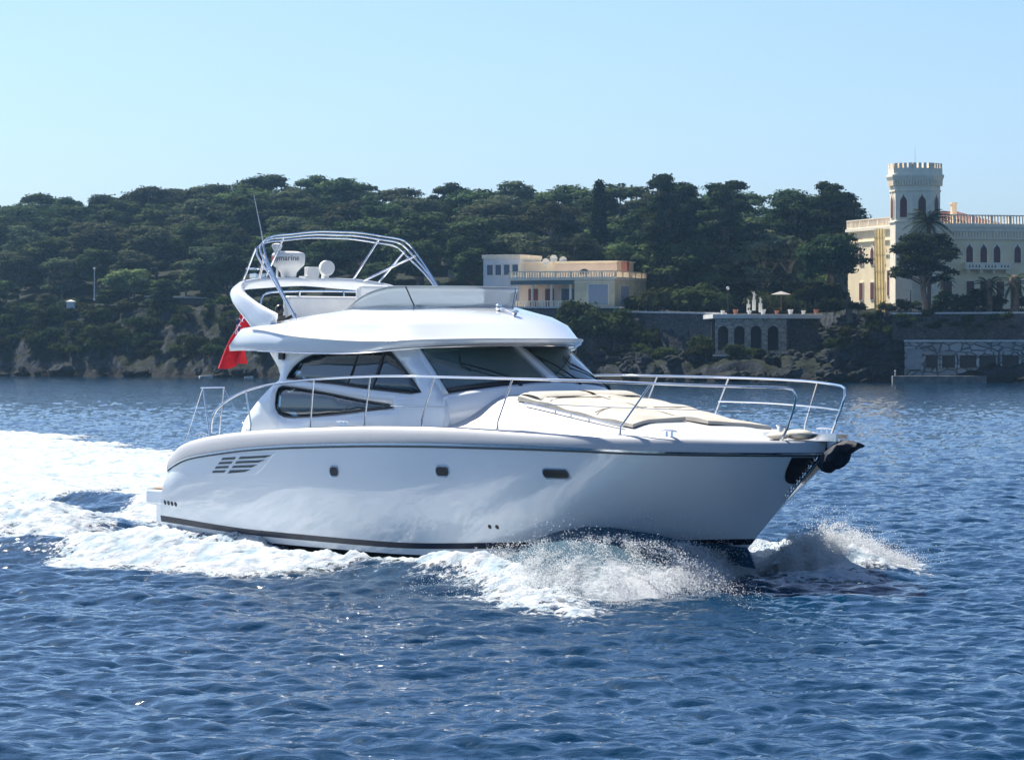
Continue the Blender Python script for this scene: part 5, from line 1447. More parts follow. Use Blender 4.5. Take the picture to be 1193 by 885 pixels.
# ---- buildings
def frame(px, py, D, deg):
    p = world_at(px, py, D)
    return Matrix.Translation(p) @ Matrix.Rotation(R(deg), 4, 'Z'), p
def bmesh_part(name, mat, parent, boxes=(), prisms=(), fn=None, bevel=0.0, sm=False):
    m = MB()
    for b in boxes: m.box(*b)
    if fn: fn(m)
    return m.build(name, mat, parent, sm=sm, bevel=bevel)
def balustrade(m, x0, x1, y, z, h=.95, step=.42, axis='x', t=.16):
    def bx(a0, a1, b0, b1, z0, z1):
        if axis == 'x': m.box(a0, a1, y+b0, y+b1, z0, z1)
        else: m.box(y+b0, y+b1, a0, a1, z0, z1)
    bx(x0, x1, -t/2, t/2, z, z+.12); bx(x0, x1, -t/2-.03, t/2+.03, z+h-.14, z+h)
    n = int((x1-x0)/step)
    for i in range(n+1):
        a = x0 + (x1-x0)*i/max(1, n)
        w = .17 if i % 6 == 0 else .075
        bx(a-w, a+w, -t/2+.02 if w < .1 else -t/2-.01, t/2-.02 if w < .1 else t/2+.01, z+.12, z+h-.14)
OCHRE = pbr('ochre render', (.82, .68, .42), .9, var=.12, scale=.7)
PALEO = pbr('pale ochre render', (.76, .66, .50), .9, var=.10, scale=.7)
PINKR = pbr('pink render', (.74, .60, .48), .9, var=.08, scale=.7)
WHITER = pbr('white render', (.72, .72, .70), .9, var=.06, scale=.9)
CREAMR = pbr('cream render', (.97, .77, .48), .9, var=.08, scale=.5)
TRIMW = pbr('white stone trim', (.93, .82, .62), .85, var=.06, scale=1.5)
SHUT = pbr('red shutters', (.13, .03, .025), .6, var=.15, scale=4)
DARKW = pbr('dark glass', (.02, .03, .04), .12)
BLUEW = pbr('blue grey glass', (.05, .09, .16), .12)
GREYB = pbr('grey roller shutter', (.40, .43, .46), .6, var=.06, scale=3)
TILE = pbr('red roof tile', (.17, .045, .03), .85, var=.3, scale=2.5, bump=.05, bscale=5)
WALLST = stone('rubble wall', (.055, .055, .052), (.17, .165, .155), (.05, .05, .048), 2.3)
SEAST = stone('pale sea wall stone', (.24, .24, .23), (.50, .49, .46), (.11, .11, .11), .8, .08)
CONC = pbr('pale concrete', (.66, .65, .61), .85, var=.1, scale=1.0)
NET = leaf_mat('yellow net', (.80, .66, .30), (.90, .76, .36), .5, 1.0)
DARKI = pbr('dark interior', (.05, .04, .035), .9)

# yellow villa
M4, p0 = frame(716, 358, 441, -24)
villa = empty('seaside_villa', p0, R(-24), 'low yellow villa with balustraded roof terrace and a shaded loggia above the stone wall', 'villa')
S_ = 441/4000/math.cos(R(24))
bmesh_part('wall', OCHRE, villa, [(-5.6, 0, 0, 11.0, -.6, 3.55)], bevel=.02)
bmesh_part('loggia_wall', PINKR, villa, [(-14.6, -5.62, 2.6, 11.0, -.6, 3.1)])
bmesh_part('loggia_floor', CONC, villa, [(-14.6, -5.62, -.1, 2.58, -.6, -.02)])
bmesh_part('roof_slab', TRIMW, villa, [(-14.8, .12, -.14, 10.9, 3.552, 3.80), ], bevel=.02)
bmesh_part('awning_beam', pbr('green grey beam', (.12, .17, .16), .6), villa, [(-14.6, -5.64, -.05, .25, 3.0, 3.54)])
for x in (-14.3, -11.6, -8.9, -6.2): bmesh_part('column', TRIMW, villa, [(x-.13, x+.13, 0, .26, -.02, 3.0)], bevel=.02)
w = bmesh_part('loggia_window', TRIMW, villa, [(-8.6, -6.0, 2.50, 2.598, .0, 2.6)]); bmesh_part('pane', BLUEW, w, [(-8.5, -6.1, 2.46, 2.498, .1, 2.5)])
w = bmesh_part('loggia_door', SHUT, villa, [(-13.2, -11.9, 2.50, 2.598, .0, 2.5)])
w = bmesh_part('loggia_door', SHUT, villa, [(-10.8, -9.6, 2.50, 2.598, .0, 2.5)])
m = MB(); balustrade(m, -14.6, -5.7, .06, -.02, .95, .36); m.build('loggia_balustrade', TRIMW, villa)
m = MB(); balustrade(m, -14.7, .1, -.02, 3.802, .92, .36); balustrade(m, .2, 10.8, .06, 3.802, .92, .36, 'y'); m.build('roof_balustrade', TRIMW, villa)
w = bmesh_part('window', TRIMW, villa, [(-3.75, -.75, -.05, -.002, .25, 3.05)]); bmesh_part('roller_shutter', GREYB, w, [(-3.6, -.9, -.08, -.052, .35, 2.95)])
w = bmesh_part('window', TRIMW, villa, [(.002, .05, 1.9, 4.9, .25, 2.9)]); bmesh_part('roller_shutter', GREYB, w, [(.052, .08, 2.0, 4.8, .35, 2.8)])
bmesh_part('cornice', TRIMW, villa, [(-5.65, .05, -.045, -.004, 3.2, 3.35)])
up = bmesh_part('upper_storey', PALEO, villa, [(-15.5, -2.4, 6.5, 12.5, 3.0, 6.0)], bevel=.02)
bmesh_part('upper_terrace_wall', PINKR, villa, [(-11.0, -2.3, 6.4, 6.49, 3.8, 5.75)])
m = MB(); n = 12; pts = [(-6.9+.8*math.cos(a), 4.4+.75*math.sin(a)) for a in np.linspace(0, math.pi, n)]
m.add([(x, 6.36, z) for x, z in pts], [tuple(range(n-1, -1, -1))]); m.build('arched_window', DARKW, villa, solid=.03)
bmesh_part('roof_edge', TRIMW, villa, [(-15.6, -2.2, 6.35, 12.6, 6.002, 6.18)])
wb = bmesh_part('white_wing', WHITER, villa, [(-20.8, -15.52, 5.0, 12.0, -.5, 6.6)], bevel=.02)
bmesh_part('parapet', TRIMW, villa, [(-20.95, -15.4, 4.85, 12.1, 6.602, 7.1)], bevel=.02)
for k in range(4):
    x = -20.2 + 1.22*k
    w = bmesh_part('window', TRIMW, villa, [(x-.08, x+.88, 4.93, 4.998, 4.35, 5.85)]); bmesh_part('pane', BLUEW, w, [(x, x+.8, 4.89, 4.928, 4.43, 5.77)])
bmesh_part('chimney', pbr('terracotta', (.28, .10, .07), .8), villa, [(-1.1, -.3, 5.0, 5.8, 3.8, 6.0)])
def dish(px, py, lab):
    x, y, z = at_px(px, py, 451); o = empty('satellite_dish', (x, y, z-.8), 0, lab, 'satellite dish', 'satellite dishes on the villa roof')
    m = MB(); m.tube([(0, 0, 0), (0, 0, .75)], .03, 6); m.build('post', STEEL, o)
    m = MB(); m.grid([[(.5*q*math.cos(a), -.12 + .16*q*q*-1 + .16, .9 + .5*q*math.sin(a)) for a in np.linspace(0, 2*math.pi, 15)] for q in np.linspace(0.02, 1, 5)]); m.tube([(0, 0, .6), (0, -.45, .85)], .015, 5); m.build('reflector', WHITER, o, sm=True, solid=.01)
dish(636, 306, 'low white satellite dish left of the two larger ones on the villa roof'); dish(645, 302, 'tallest white satellite dish in the middle on the villa roof'); dish(656, 304, 'white satellite dish at the right of the three on the villa roof')

# retaining wall below the villa and gardens
def wall_between(name, pts, D, ytop, ybot, mat, label, thick=1.2, cap=True, cat='wall'):
    a = world_at(pts[0], ytop[0], D[0]); b = world_at(pts[1], ytop[1], D[1]); z0 = min(world_at(pts[0], ybot, D[0]).z, world_at(pts[1], ybot, D[1]).z)
    L = math.hypot(b.x-a.x, b.y-a.y); ang = math.atan2(b.y-a.y, b.x-a.x)
    o = empty(name, (a.x, a.y, z0), ang, label, cat)
    m = MB(); n = max(4, int(L/.8)); H = a.z-z0; H2 = b.z-z0
    G = []
    for i in range(n+1):
        t = i/n; h_ = H*(1-t)+H2*t
        G.append([(L*t, .12*math.sin(i*1.7)-.15*(1-k), h_*k + (.1*math.sin(i*2.3) if k == 1 and not cap else 0)) for k in np.linspace(0, 1, 6)] + [(L*t, thick, h_), (L*t, thick, 0)])
    m.grid(G); m.add(G[0], [tuple(range(8))]); m.add(G[-1], [tuple(range(7, -1, -1))]); m.build('masonry', mat, o)
    if cap:
        m = MB(); m.add([(-.05, -.25, H+.004), (L+.05, -.25, H2+.004), (L+.05, thick+.05, H2+.004), (-.05, thick+.05, H+.004), (-.05, -.25, H+.2), (L+.05, -.25, H2+.2), (L+.05, thick+.05, H2+.2), (-.05, thick+.05, H+.2)],
              [(0,3,2,1),(4,5,6,7),(0,1,5,4),(1,2,6,5),(2,3,7,6),(3,0,4,7)]); m.build('coping', CONC, o)
    return o
wall_between('retaining_wall', (560, 722), (448, 438), (359, 359), 412, WALLST, 'tall grey rubble wall carrying the low yellow villa')
wall_between('retaining_wall', (722, 838), (438.5, 424), (364, 366), 412, WALLST, 'dark rubble wall continuing right of the villa to the arcade')
wall_between('stone_wall', (170, 250), (520, 512), (346, 348), 365, WALLST, 'grey field wall half hidden on the left cliff top behind the flag', .8)

# arcade terrace
M4, p0 = frame(833, 371, 417, 4)
arc = empty('arcade_terrace', p0, R(4), 'white slab terrace resting on a stone arcade of four dark arches', 'terrace')
k_ = 417/4000
def arch_panel(m, W_, H_, arches, y0, y1):
    vs, es = [], []
    loops = [[(0, -H_), (W_, -H_), (W_, 0), (0, 0)]]
    for (xc, hw, zb, zs) in arches:
        loops.append([(xc-hw, zb), (xc+hw, zb)] + [(xc+hw*math.cos(a), zs+hw*math.sin(a)) for a in np.linspace(0, math.pi, 9)])
    for L in loops:
        o = len(vs); vs += [Vector(p) for p in L]; es += [(o+i, o+(i+1) % len(L)) for i in range(len(L))]
    ov, oe, of, *_ = geometry.delaunay_2d_cdt(vs, es, [], 0, 1e-5)
    def ins(p, L):
        c = False
        for i in range(len(L)):
            (x1, z1), (x2, z2) = L[i], L[(i+1) % len(L)]
            if (z1 > p[1]) != (z2 > p[1]) and p[0] < (x2-x1)*(p[1]-z1)/(z2-z1)+x1: c = not c
        return c
    fs = []
    for f in of:
        c = sum((ov[i] for i in f), Vector((0, 0)))/len(f)
        if not any(ins(c, L) for L in loops[1:]): fs.append(f)
    m.add([(v.x, y0, v.y) for v in ov], fs)
    for L in loops[1:]:
        m.grid([[(x, y0, z), (x, y1, z)] for x, z in L], closed_u=True)
m = MB(); ars = [(k_*(x-833), k_*8.2*.8, -k_*37, -k_*15.0) for x in (843, 862, 881.5, 901.5)]
arch_panel(m, k_*84, k_*44, ars, 0, .8); m.build('arcade_wall', stone('arcade stone', (.34, .32, .28), (.52, .48, .41), (.24, .23, .21), 1.1, .04), arc)
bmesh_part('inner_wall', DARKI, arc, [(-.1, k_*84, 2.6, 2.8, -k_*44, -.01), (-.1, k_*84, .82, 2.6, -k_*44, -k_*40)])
bmesh_part('end_wall', WALLST, arc, [(k_*84.3, k_*126, 1.6, 2.4, -k_*60, -.02), (k_*84.01, k_*86, 0.01, 1.59, -k_*60, -.02)])
bmesh_part('slab', CONC, arc, [(-.3, k_*126, -.35, 12.0, .0, .52)], bevel=.03)
bmesh_part('footing', WALLST, arc, [(-.4, k_*90, -.5, .8, -k_*62, -k_*44-.01)])
bmesh_part('ramp_wall', CONC, arc, [(-.3, k_*70, -.75, -.52, -k_*44, -k_*42)])
# things on the terrace
TERRA = pbr('terracotta pot', (.34, .15, .09), .8)
def pot(px, D=418.5, white=True, s=1.0, plant=True, lab='', py=366.0):
    x, y, z = at_px(px, py, D); o = empty('flower_pot', (x, y, z), 0, lab, 'flower pot', 'flower pots along the terrace edge')
    m = MB(); m.lathe([(.22*s, 0), (.30*s, .35*s), (.36*s, .55*s), (.38*s, .62*s), (.33*s, .62*s)], 12); m.build('pot', WHITER if white else TERRA, o, sm=True)
    if plant:
        r = np.random.default_rng(int(px)); V, Q = lobes_leaves([(0, 0, .8*s, .35*s, .35*s, .3*s)], 400, .07, r); np_mesh('plant', V, Q, BUSHL, o, sm=False)
for i, px in enumerate((842, 857, 873, 889, 905, 921, 936, 951)):
    pot(px, white=(i % 3 != 1), s=.75+.2*(i % 2), plant=(i % 2 == 0), lab='%s pot from the left along the white terrace slab above the arcade' % ordn[i])
def statue(px, py, D, h, lab, seed):
    x, y, z = at_px(px, py, D); o = empty('garden_statue', (x, y, z), 0, lab, 'statue')
    m = MB(); m.box(-.2, .2, -.2, .2, -.6, .9*h/2.6); m.box(-.24, .24, -.24, .24, .9*h/2.6, 1.02*h/2.6); m.build('plinth', CONC, o, bevel=.02)
    m = MB(); q = h/2.6; b = 1.02*q
    m.lathe([(.20*q, 0), (.24*q, .2*q), (.19*q, .6*q), (.16*q, .8*q), (.20*q, 1.05*q), (.17*q, 1.22*q), (.06*q, 1.28*q), (.06*q, 1.32*q), (.10*q, 1.40*q), (.10*q, 1.5*q), (.03*q, 1.56*q)], 12, (0, 0, b))
    m.tube([(.18*q, 0, b+1.2*q), (.36*q, -.05, b+.95*q), (.25*q, -.15, b+.75*q)], [.06*q, .05*q, .04*q], 8); m.tube([(-.18*q, 0, b+1.2*q), (-.34*q, 0, b+1.35*q), (-.38*q, -.05, b+1.6*q)], [.06*q, .05*q, .04*q], 8)
    m.build('figure', CONC, o, sm=True)
statue(878.5, 356, 424, 1.75, 'tall white garden statue on a plinth behind the arcade terrace', 1)
statue(886, 358, 422, 1.25, 'smaller white statue just right of the tall one on the terrace', 2)
statue(872, 358, 422, 1.0, 'short white statue just left of the tall one on the terrace', 3)
def lamp(px, py, D, h, lab, globe=True):
    x, y, z = at_px(px, py, D); o = empty('lamp_post', (x, y, z), 0, lab, 'lamp post')
    m = MB(); m.tube([(0, 0, 0), (0, 0, h)], [.09, .05], 8); m.lathe([(.16, 0), (.1, .3), (.08, .4)], 8); m.build('post', BLACK if globe else WHITER, o, sm=True)
    m = MB(); m.ball((0, 0, h+.16), .2); m.build('globe', WHITER, o, sm=True)
lamp(848, 362, 420, 2.6, 'white globe lamp standing on the left half of the arcade terrace')
lamp(1061, 364, 402, 2.7, 'black lamp post in front of the palace between pine and netting')
lamp(110, 350, 517, 4.6, 'tall white lamp post alone on the left hillside', False)
# parasol on the terrace
x, y, z = at_px(910, 362, 421); o = empty('garden_parasol', (x, y, z), 0, 'faded grey open parasol on the terrace above the arcade', 'parasol')
m = MB(); m.tube([(0, 0, 0), (0, 0, 2.35)], .04, 6); m.build('pole', WOOD, o); m = MB(); m.grid([[(1.25*q*math.cos(a), 1.25*q*math.sin(a), 2.4-.4*q) for a in np.linspace(0, 2*math.pi, 9)] for q in (0.02, .5, 1)]); m.build('canopy', pbr('faded grey canvas', (.34, .33, .30), .9), o, solid=.02)

# cream palace with crenellated tower
DP = 412; k_ = DP/4000
PB = 363
pal_p = world_at(1066, PB, DP); 
palace = empty('palace', pal_p, 0, 'cream seaside palace with red shutters and an octagonal crenellated tower', 'palace')
def pwall(deg):
    return Matrix.Rotation(R(deg), 4, 'Z')
def pm(deg, off=(0, 0, 0)):
    m = MB(); m.M = pwall(deg) @ Matrix.Translation(off); return m
HE = k_*(PB-264)      # eaves
AR, AL = 17, 108    # directions of the right facade and the left wing, seen from the tower
# right facade block: x along facade, y inward
m = pm(AR); m.box(1.2, 21.0, 0, 14, -1.5, HE); m.build('main_wall', CREAMR, palace)
# left wing: build with x running from the tower to the far left, facade on its left-facing side
m = pm(AL); m.box(1.2, 20.0, -12.5, 0, -1.5, HE-.01); m.build('wing_wall', CREAMR, palace)
def trim_right(name, mat, boxes, parent=palace, bevel=0.0):
    m = pm(AR)
    for b in boxes: m.box(*b)
    return m.build(name, mat, parent, bevel=bevel)
trim_right('cornice', TRIMW, [(1.0, 21.2, -.32, -.003, HE-.02, HE+.35), (1.0, 21.2, -.22, -.004, HE-1.45, HE-1.3)])
m = pm(AR)
for i in range(46): m.box(2.6+.4*i, 2.6+.4*i+.2, -.18, -.002, HE-1.28, HE-.5)
m.box(1.2, 21.0, -.2, -.0025, HE-.5, HE-.022); m.build('corbel_table', TRIMW, palace)
m = pm(AR); balustrade(m, 2.6, 21.0, -.1, HE+.352, 1.15, .4); m.build('roof_balustrade', TRIMW, palace)
m = pm(AL); m.box(1.0, 20.2, .003, .3, HE-.02, HE+.33); m.box(1.0, 20.2, .003, .2, HE-1.4, HE-1.28); m.build('wing_cornice', TRIMW, palace)
m = pm(AL); balustrade(m, 2.4, 20.0, .1, HE+.332, 1.1, .45); m.build('wing_balustrade', TRIMW, palace)
# roofs
def hip(m, x0, x1, y0, y1, z, h):
    ym = (y0+y1)/2; i_ = abs(y1-y0)/2
    m.add([(x0, y0, z), (x1, y0, z), (x1, y1, z), (x0, y1, z), (x0+i_, ym, z+h), (x1-i_, ym, z+h)], [(0,1,5,4),(1,2,5),(2,3,4,5),(3,0,4),(0,3,2,1)])
m = pm(AR); hip(m, 2.0, 14.0, 3.0, 13, HE+.36, 1.9); m.build('roof', TILE, palace)
m = pm(AL); hip(m, 3.0, 19.5, -11.5, -1.2, HE+.34, 2.0); m.build('wing_roof', TILE, palace)
for x in (4.4, 7.2): m = pm(AR); m.box(x, x+.6, 5.2, 5.8, HE+.4, HE+3.0); m.box(x-.08, x+.68, 5.12, 5.88, HE+3.0, HE+3.2); m.build('chimney', TRIMW, palace)
def gothic(w, h, n=7):
    """pointed window outline, base at z=0"""
    pts = [(-w/2, 0), (w/2, 0), (w/2, h*.62)]
    pts += [(w/2*math.cos(a)*1.0, h*.62 + h*.26*math.sin(a)) for a in np.linspace(.25, 1.15, 4)]
    pts += [(w*.13, h*.88), (0, h)]
    L = pts + [(-x, z) for x, z in pts[:1:-1] if x > 1e-6]
    out_ = []
    for p in L:
        if not out_ or (abs(p[0]-out_[-1][0]) + abs(p[1]-out_[-1][1])) > 1e-5: out_.append(p)
    return out_
def plate(m, outline_, x, z, y0, y1):
    n = len(outline_)
    m.add([(x+a, y0, z+b) for a, b in outline_] + [(x+a, y1, z+b) for a, b in outline_], [tuple(range(n)), tuple(range(2*n-1, n-1, -1))] + [(i, n+i, n+(i+1) % n, (i+1) % n) for i in range(n)])
def gwin(mbf, x, z, w, h, y, parent, sgn=-1, name='pointed_window'):
    m = mbf(); plate(m, gothic(w*1.45, h*1.16), x, z-.08, y+sgn*.002, y+sgn*.10); f = m.build(name, TRIMW, parent)
    m = mbf(); plate(m, gothic(w, h), x, z, y+sgn*.102, y+sgn*.13); m.build('shutter', SHUT, f)
def rwin(mbf, x, z, w, h, y, parent, sgn=-1, name='window', mat=None):
    a, b = sorted((y+sgn*.002, y+sgn*.09)); m = mbf(); m.box(x-w/2-.14, x+w/2+.14, a, b, z-.12, z+h+.16); f = m.build(name, TRIMW, parent)
    a, b = sorted((y+sgn*.092, y+sgn*.12)); m = mbf(); m.box(x-w/2, x+w/2, a, b, z, z+h); m.build('shutter', mat or SHUT, f)
def along(px):   # photo column -> distance along the right facade
    t = (px-596.5)/4000; c, s = math.cos(R(AR)), math.sin(R(AR))
    return (t*pal_p.y - pal_p.x)/(c - t*s)
for px in (1104, 1129, 1145.5, 1161, 1185, 1201, 1217):
    gwin(lambda: pm(AR), along(px), k_*(PB-305), .85, 2.25, 0, palace)
for px in (1104, 1130, 1146, 1165, 1185, 1205):
    rwin(lambda: pm(AR), along(px), k_*(PB-345), 1.0, 1.85, 0, palace)
xa, xb = along(1121), along(1173)
m = pm(AR); m.box(xa, xb, -1.05, -.006, k_*(PB-313.5), k_*(PB-312)); m.box(xa, xb, -1.05, -.93, k_*(PB-312), k_*(PB-305.5))
m.box(xa, xa+.12, -.93, -.006, k_*(PB-312), k_*(PB-305.5)); m.box(xb-.12, xb, -.93, -.006, k_*(PB-312), k_*(PB-305.5))
bal = m.build('balcony', TRIMW, palace)
m = pm(AR)
n = 0
for x in np.arange(xa+.5, xb-.3, .42):
    n += 1
    if n % 5 == 0: continue
    m.add([(x-.12, -1.053, k_*(PB-311)), (x+.12, -1.053, k_*(PB-311)), (x, -1.053, k_*(PB-307.2))], [(0, 1, 2)])
m.build('balcony_openings', DARKW, bal, solid=.004)
for x in np.linspace(xa+.4, xb-.4, 4): m = pm(AR); m.box(x-.14, x+.14, -.9, -.007, k_*(PB-317.5), k_*(PB-313.6)); m.build('bracket', TRIMW, bal)
for t in (5.6, 9.0, 12.4, 15.8):
    gwin(lambda: pm(AL), t, k_*(PB-305), .9, 2.3, 0, palace, 1); rwin(lambda: pm(AL), t, k_*(PB-347), 1.0, 2.1, 0, palace, 1)
# porch bay between tower and wing, lit from the left
m = pm(AL); m.box(1.6, 4.2, .4, 1.9, -1.0, k_*(PB-296)); m.box(1.4, 4.4, .3, 2.05, k_*(PB-296), k_*(PB-293)); m.build('porch_bay', CREAMR, palace)
for x in (2.3, 3.4): rwin(lambda: pm(AL), x, 2.0, .5, 3.0, 1.9, palace, 1, 'bay_window')
# tower
TW = 2.78; TH2 = k_*(PB-214)
rot8 = R(22.5+10)
def octr(r): return r/math.cos(math.pi/8)
m = MB(); m.lathe([(octr(TW), -1.5), (octr(TW), TH2)], 8, (0, 0, 0), rot8); tower = m.build('tower', TRIMW, palace)
m = MB(); m.lathe([(octr(TW+.01), TH2+.001), (octr(TW+.28), TH2+.35), (octr(TW+.42), TH2+.75), (octr(TW+.42), TH2+1.0), (octr(TW+.24), TH2+1.05), (octr(TW+.24), TH2+1.75), (octr(TW-.1), TH2+1.75), (octr(TW-.1), TH2+.8)], 8, (0, 0, 0), rot8); m.build('tower_cornice', TRIMW, tower)
m = MB(); m.lathe([(octr(TW+.06), TH2-1.05), (octr(TW+.10), TH2-1.0), (octr(TW+.10), TH2-.85), (octr(TW+.02), TH2-.8)], 8, (0, 0, 0), rot8); m.lathe([(octr(TW+.02), TH2-4.75), (octr(TW+.12), TH2-4.7), (octr(TW+.12), TH2-4.55), (octr(TW+.02), TH2-4.5)], 8, (0, 0, 0), rot8); m.build('string_course', TRIMW, tower)
m = MB(); mc = MB()
for f in range(8):
    a = rot8 + math.pi/8 + f*math.pi/4; wd = 2*(TW+.24)*math.tan(math.pi/8)
    m.M = Matrix.Rotation(a, 4, 'Z'); mc.M = m.M
    for q in range(4):
        y = -wd/2 + wd*(q+.5)/4
        m.box(TW-.1, TW+.24, y-wd*.075, y+wd*.075, TH2+1.752, TH2+2.35)
    for q in range(7):
        y = -wd/2 + wd*(q+.5)/7
        mc.box(TW+.004, TW+.3, y-.09, y+.09, TH2-.32, TH2+.3)
m.M = None; mc.M = None
m.build('battlement', TRIMW, tower); mc.build('corbels', TRIMW, tower)
for f in range(8):
    a = rot8 + math.pi/8 + f*math.pi/4
    def mk(a=a):
        q = MB(); q.M = Matrix.Rotation(a + math.pi/2, 4, 'Z') @ Matrix.Translation((0, 0, 0)); return q
    gwin(mk, 0, TH2-4.1, .92, 2.75, -TW, tower)
# slim flag mast on the tower
m = MB(); m.tube([(0, 0, TH2+1.0), (0, 0, TH2+4.4)], [.05, .025], 6); m.build('mast', STEEL, tower)
# yellow scaffold netting at the corner of the wing
p = world_at(1025, 364, 405.5); net = empty('scaffold_netting', p, 0, 'yellow net hanging over scaffold poles at the palace corner', 'netting')
m = MB(); m.grid([[(.10*i, .08*math.sin(i*1.9+z*.4) , z) for z in np.linspace(0, k_*96, 22)] for i in range(-6, 7)]); m.build('net', NET, net, sm=True)
m = MB()
for x in (-.6, .6): m.tube([(x, .14, -.4), (x, .14, k_*96)], .04, 6)
for z in np.arange(1, k_*96, 2.0): m.tube([(-.7, .16, z), (.7, .16, z)], .03, 6)
m.build('scaffold_pole', STEEL, net)

# palace terrace walls and sea wall
wall_between('terrace_wall', (1040, 1225), (399, 394), (366, 365), 396, WALLST, 'upper dark terrace wall right below the palace', 1.5)
sw = wall_between('sea_wall', (1054, 1230), (393.5, 388), (398, 398), 441, SEAST, 'pale stone sea wall with square openings close above the water', 1.6)
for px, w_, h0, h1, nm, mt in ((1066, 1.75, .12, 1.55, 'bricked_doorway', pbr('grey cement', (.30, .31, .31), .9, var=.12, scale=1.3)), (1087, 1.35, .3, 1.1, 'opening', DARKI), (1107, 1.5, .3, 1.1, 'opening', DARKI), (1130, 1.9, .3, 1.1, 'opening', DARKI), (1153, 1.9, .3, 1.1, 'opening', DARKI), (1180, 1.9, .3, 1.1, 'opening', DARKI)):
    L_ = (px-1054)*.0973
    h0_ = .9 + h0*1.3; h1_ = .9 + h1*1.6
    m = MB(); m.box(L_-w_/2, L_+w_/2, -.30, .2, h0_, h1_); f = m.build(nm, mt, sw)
    m = MB(); m.box(L_-w_/2-.22, L_-w_/2-.003, -.36, .2, h0_-.1, h1_); m.box(L_+w_/2+.003, L_+w_/2+.22, -.36, .2, h0_-.1, h1_); m.box(L_-w_/2-.25, L_+w_/2+.25, -.38, .2, h1_+.003, h1_+.45); m.build('stone_surround', SEAST, f, bevel=.05)
# stone jetty at the foot of the sea wall
p = world_at(1040, 440, 388.5); j = empty('stone_jetty', p, R(-3), 'low grey landing stage at the foot of the sea wall', 'jetty')
m = MB(); m.box(0, 10.6, 0, 2.2, -.9, .22); m.build('slab', pbr('weathered concrete', (.16, .16, .15), .9, var=.3, scale=1.4), j, bevel=.05)
m = MB(); m.tube([(.3, .3, .22), (.3, .3, .7)], .07, 8); m.ball((.3, .3, .75), .11); m.build('bollard', WHITER, j, sm=True)
# loose boulders at the water's edge
BLD = []
for k in range(5):
    r = np.random.default_rng(700+k); m = MB(); m.ball((0, 0, 0), 1, 1, .75, 14, 10)
    for i, v in enumerate(m.v):
        v = np.array(v); n_ = 1 + .35*math.sin(v[0]*3.1+k)*math.sin(v[1]*2.7+1.3*k) + .18*math.sin(v[2]*6+k*2) + .10*r.normal(); m.v[i] = tuple(v*n_)
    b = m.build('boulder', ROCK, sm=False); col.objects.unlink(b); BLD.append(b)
for i in range(120):
    X = rt.uniform(-80, 60) if i < 64 else rt.uniform(2, 42); Y = float(shore_Y(X)) + (rt.uniform(-2.2, 3.0) if i < 64 else rt.uniform(0, 9)); s = rt.uniform(.5, 1.9) if i < 64 else rt.uniform(.35, 1.3)
    if 40 < X < 56: continue
    b = BLD[i % 5].copy(); col.objects.link(b); b.location = (X, Y, rt.uniform(-.2, .5) if i < 64 else float(ground_rough(np.array(X), np.array(Y)))+.1); b.scale = (s, s, s*rt.uniform(.7, 1)); b.rotation_euler = (0, 0, rt.random()*6.28)
    right = X > -5
    tag(b, 'dark wet boulder at the water line of the shore %s' % ('right of the yacht cabin' if right else 'left of the yacht'), 'boulder', 'boulders along the ' + ('right' if right else 'left') + ' shore')
for i in range(120):
    f = i/119; px = rt.uniform(962, 1052); py = 440 - 66*f + rt.uniform(-5, 5); D = 393 + 13*f + (1052-px)*.035
    x, y, z = at_px(px, py, D); s = rt.uniform(.55, 1.35)
    b = BLD[i % 5].copy(); col.objects.link(b); b.location = (x, y, z-.3); b.scale = (s*1.2, s, s*rt.uniform(.7, 1)); b.rotation_euler = (rt.uniform(-.4, .4), rt.uniform(-.4, .4), rt.random()*6.28)
    tag(b, 'grey rock in the rough bank between the arcade and the pale sea wall', 'boulder', 'rocks of the bank left of the sea wall')
for i in range(22):
    px = rt.uniform(966, 1050); py = rt.uniform(366, 412); shrub(px, py, 405 + (1052-px)*.04 - (py-366)*.12, rt.uniform(.6, 1.2), 'low shrub between the rocks left of the pale sea wall', 'shrubs on the rocky bank left of the sea wall')
for i in range(14):
    shrub(1048 + 10.5*i + rt.uniform(-3, 3), 372 + rt.uniform(-3, 14), 395.5 - .03*i, rt.uniform(.5, .9), 'tuft of greenery growing on the dark terrace wall below the palace', 'tufts on the palace terrace wall')
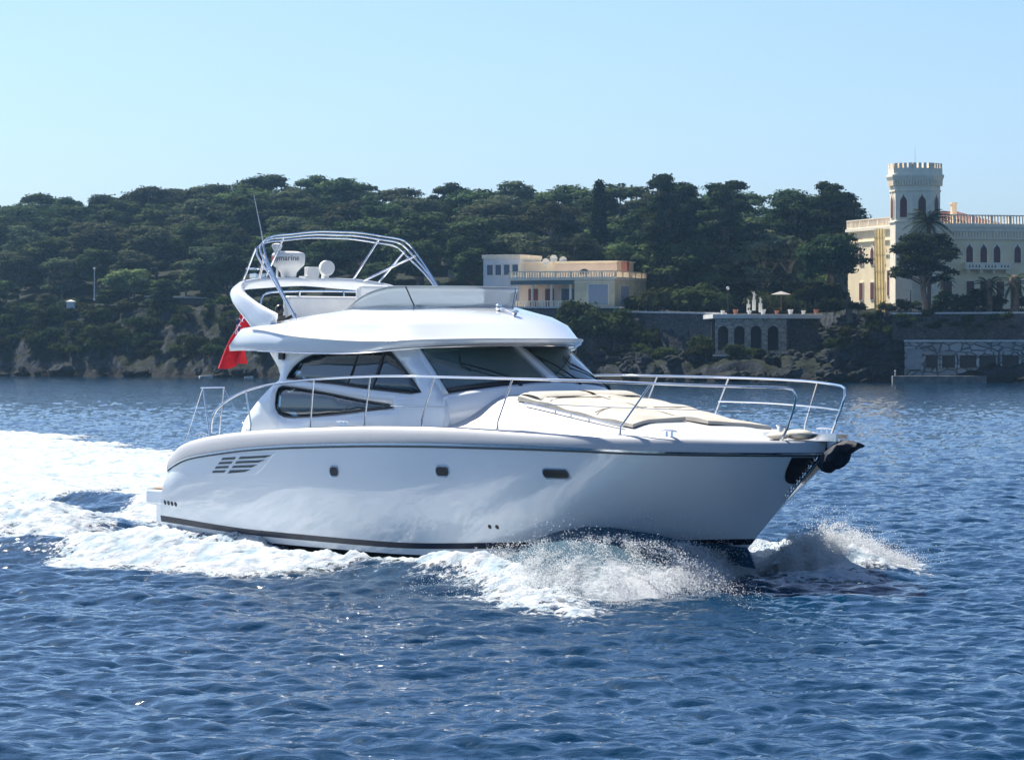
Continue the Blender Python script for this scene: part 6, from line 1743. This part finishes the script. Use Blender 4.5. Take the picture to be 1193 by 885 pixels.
# signboard, small white house wall, moored boats
x, y, z = at_px(525, 332, 500); o = empty('sign_board', (x, y, z), 0, 'small blank white board on a post between the bimini and the villa', 'sign')
m = MB(); m.tube([(0, .05, -1), (0, .05, 1.4)], .06, 6); m.build('post', STEEL, o); m = MB(); m.box(-.36, .36, -.03, .03, 1.0, 2.2); m.build('panel', WHITER, o, bevel=.01)
x, y, z = at_px(82, 352, 522); o = empty('cottage', (x, y, z), 0, 'tiny white cottage roof among the trees on the left hillside', 'house')
m = MB(); m.box(-.6, .6, 0, 2, -1, .1); m.build('wall', WHITER, o); m = MB(); hip(m, -.75, .75, -.15, 1.35, .1, .3); m.build('roof', CONC, o)
def boat(px, D, L_, hullm, lab, cabin=False):
    X = (px-596.5)/4000*D; o = empty('moored_boat', (X, D, 0), R(rt.uniform(-20, 20)), lab, 'boat', 'small boats moored under the left cliff')
    m = MB(); G = []
    for u in np.linspace(0, 1, 9):
        w_ = .18*L_*(1-u**3)+.02; G.append([(L_*(u-.5), -w_, .28*L_**.5*(1+.3*u)-.1), (L_*(u-.5), -w_*.8, .1), (L_*(u-.5), 0, -.15), (L_*(u-.5), w_*.8, .1), (L_*(u-.5), w_, .28*L_**.5*(1+.3*u)-.1)])
    m.grid(G); m.add(G[0], [(0, 1, 2, 3, 4)]); m.grid([[g[0], g[4]] for g in G]); m.build('hull', hullm, o, sm=True)
    if cabin: m = MB(); m.box(-L_*.15, L_*.2, -.5, .5, .55, 1.15); m.build('cabin', WHITER, o, bevel=.06)
boat(65, 512, 4.2, pbr('orange paint', (.55, .22, .08), .5), 'small orange motorboat moored under the left cliff', True)
boat(240, 478, 1.9, WHITER, 'tiny white dinghy on the water left of the yacht flag'); boat(290, 472, 1.2, WHITER, 'tiny white float boat right below the yacht flag'); boat(22, 516, 1.5, WHITER, 'tiny white skiff at the far left edge of the bay')

# ---- the air between here and the shore
m_, nt, out = new_mat('haze')
pv = nt.nodes.new('ShaderNodeVolumePrincipled'); pv.inputs['Color'].default_value = (.50, .78, 1.0, 1); pv.inputs['Density'].default_value = 0.0002; pv.inputs['Anisotropy'].default_value = .86
nt.links.new(pv.outputs[0], out.inputs['Volume'])
m = MB(); m.box(-1700, 1700, -1700, 1700, -4.0, 62.0); hz = m.build('haze', m_); tag(hz, kind='stuff')
hz.display_type = 'WIRE'
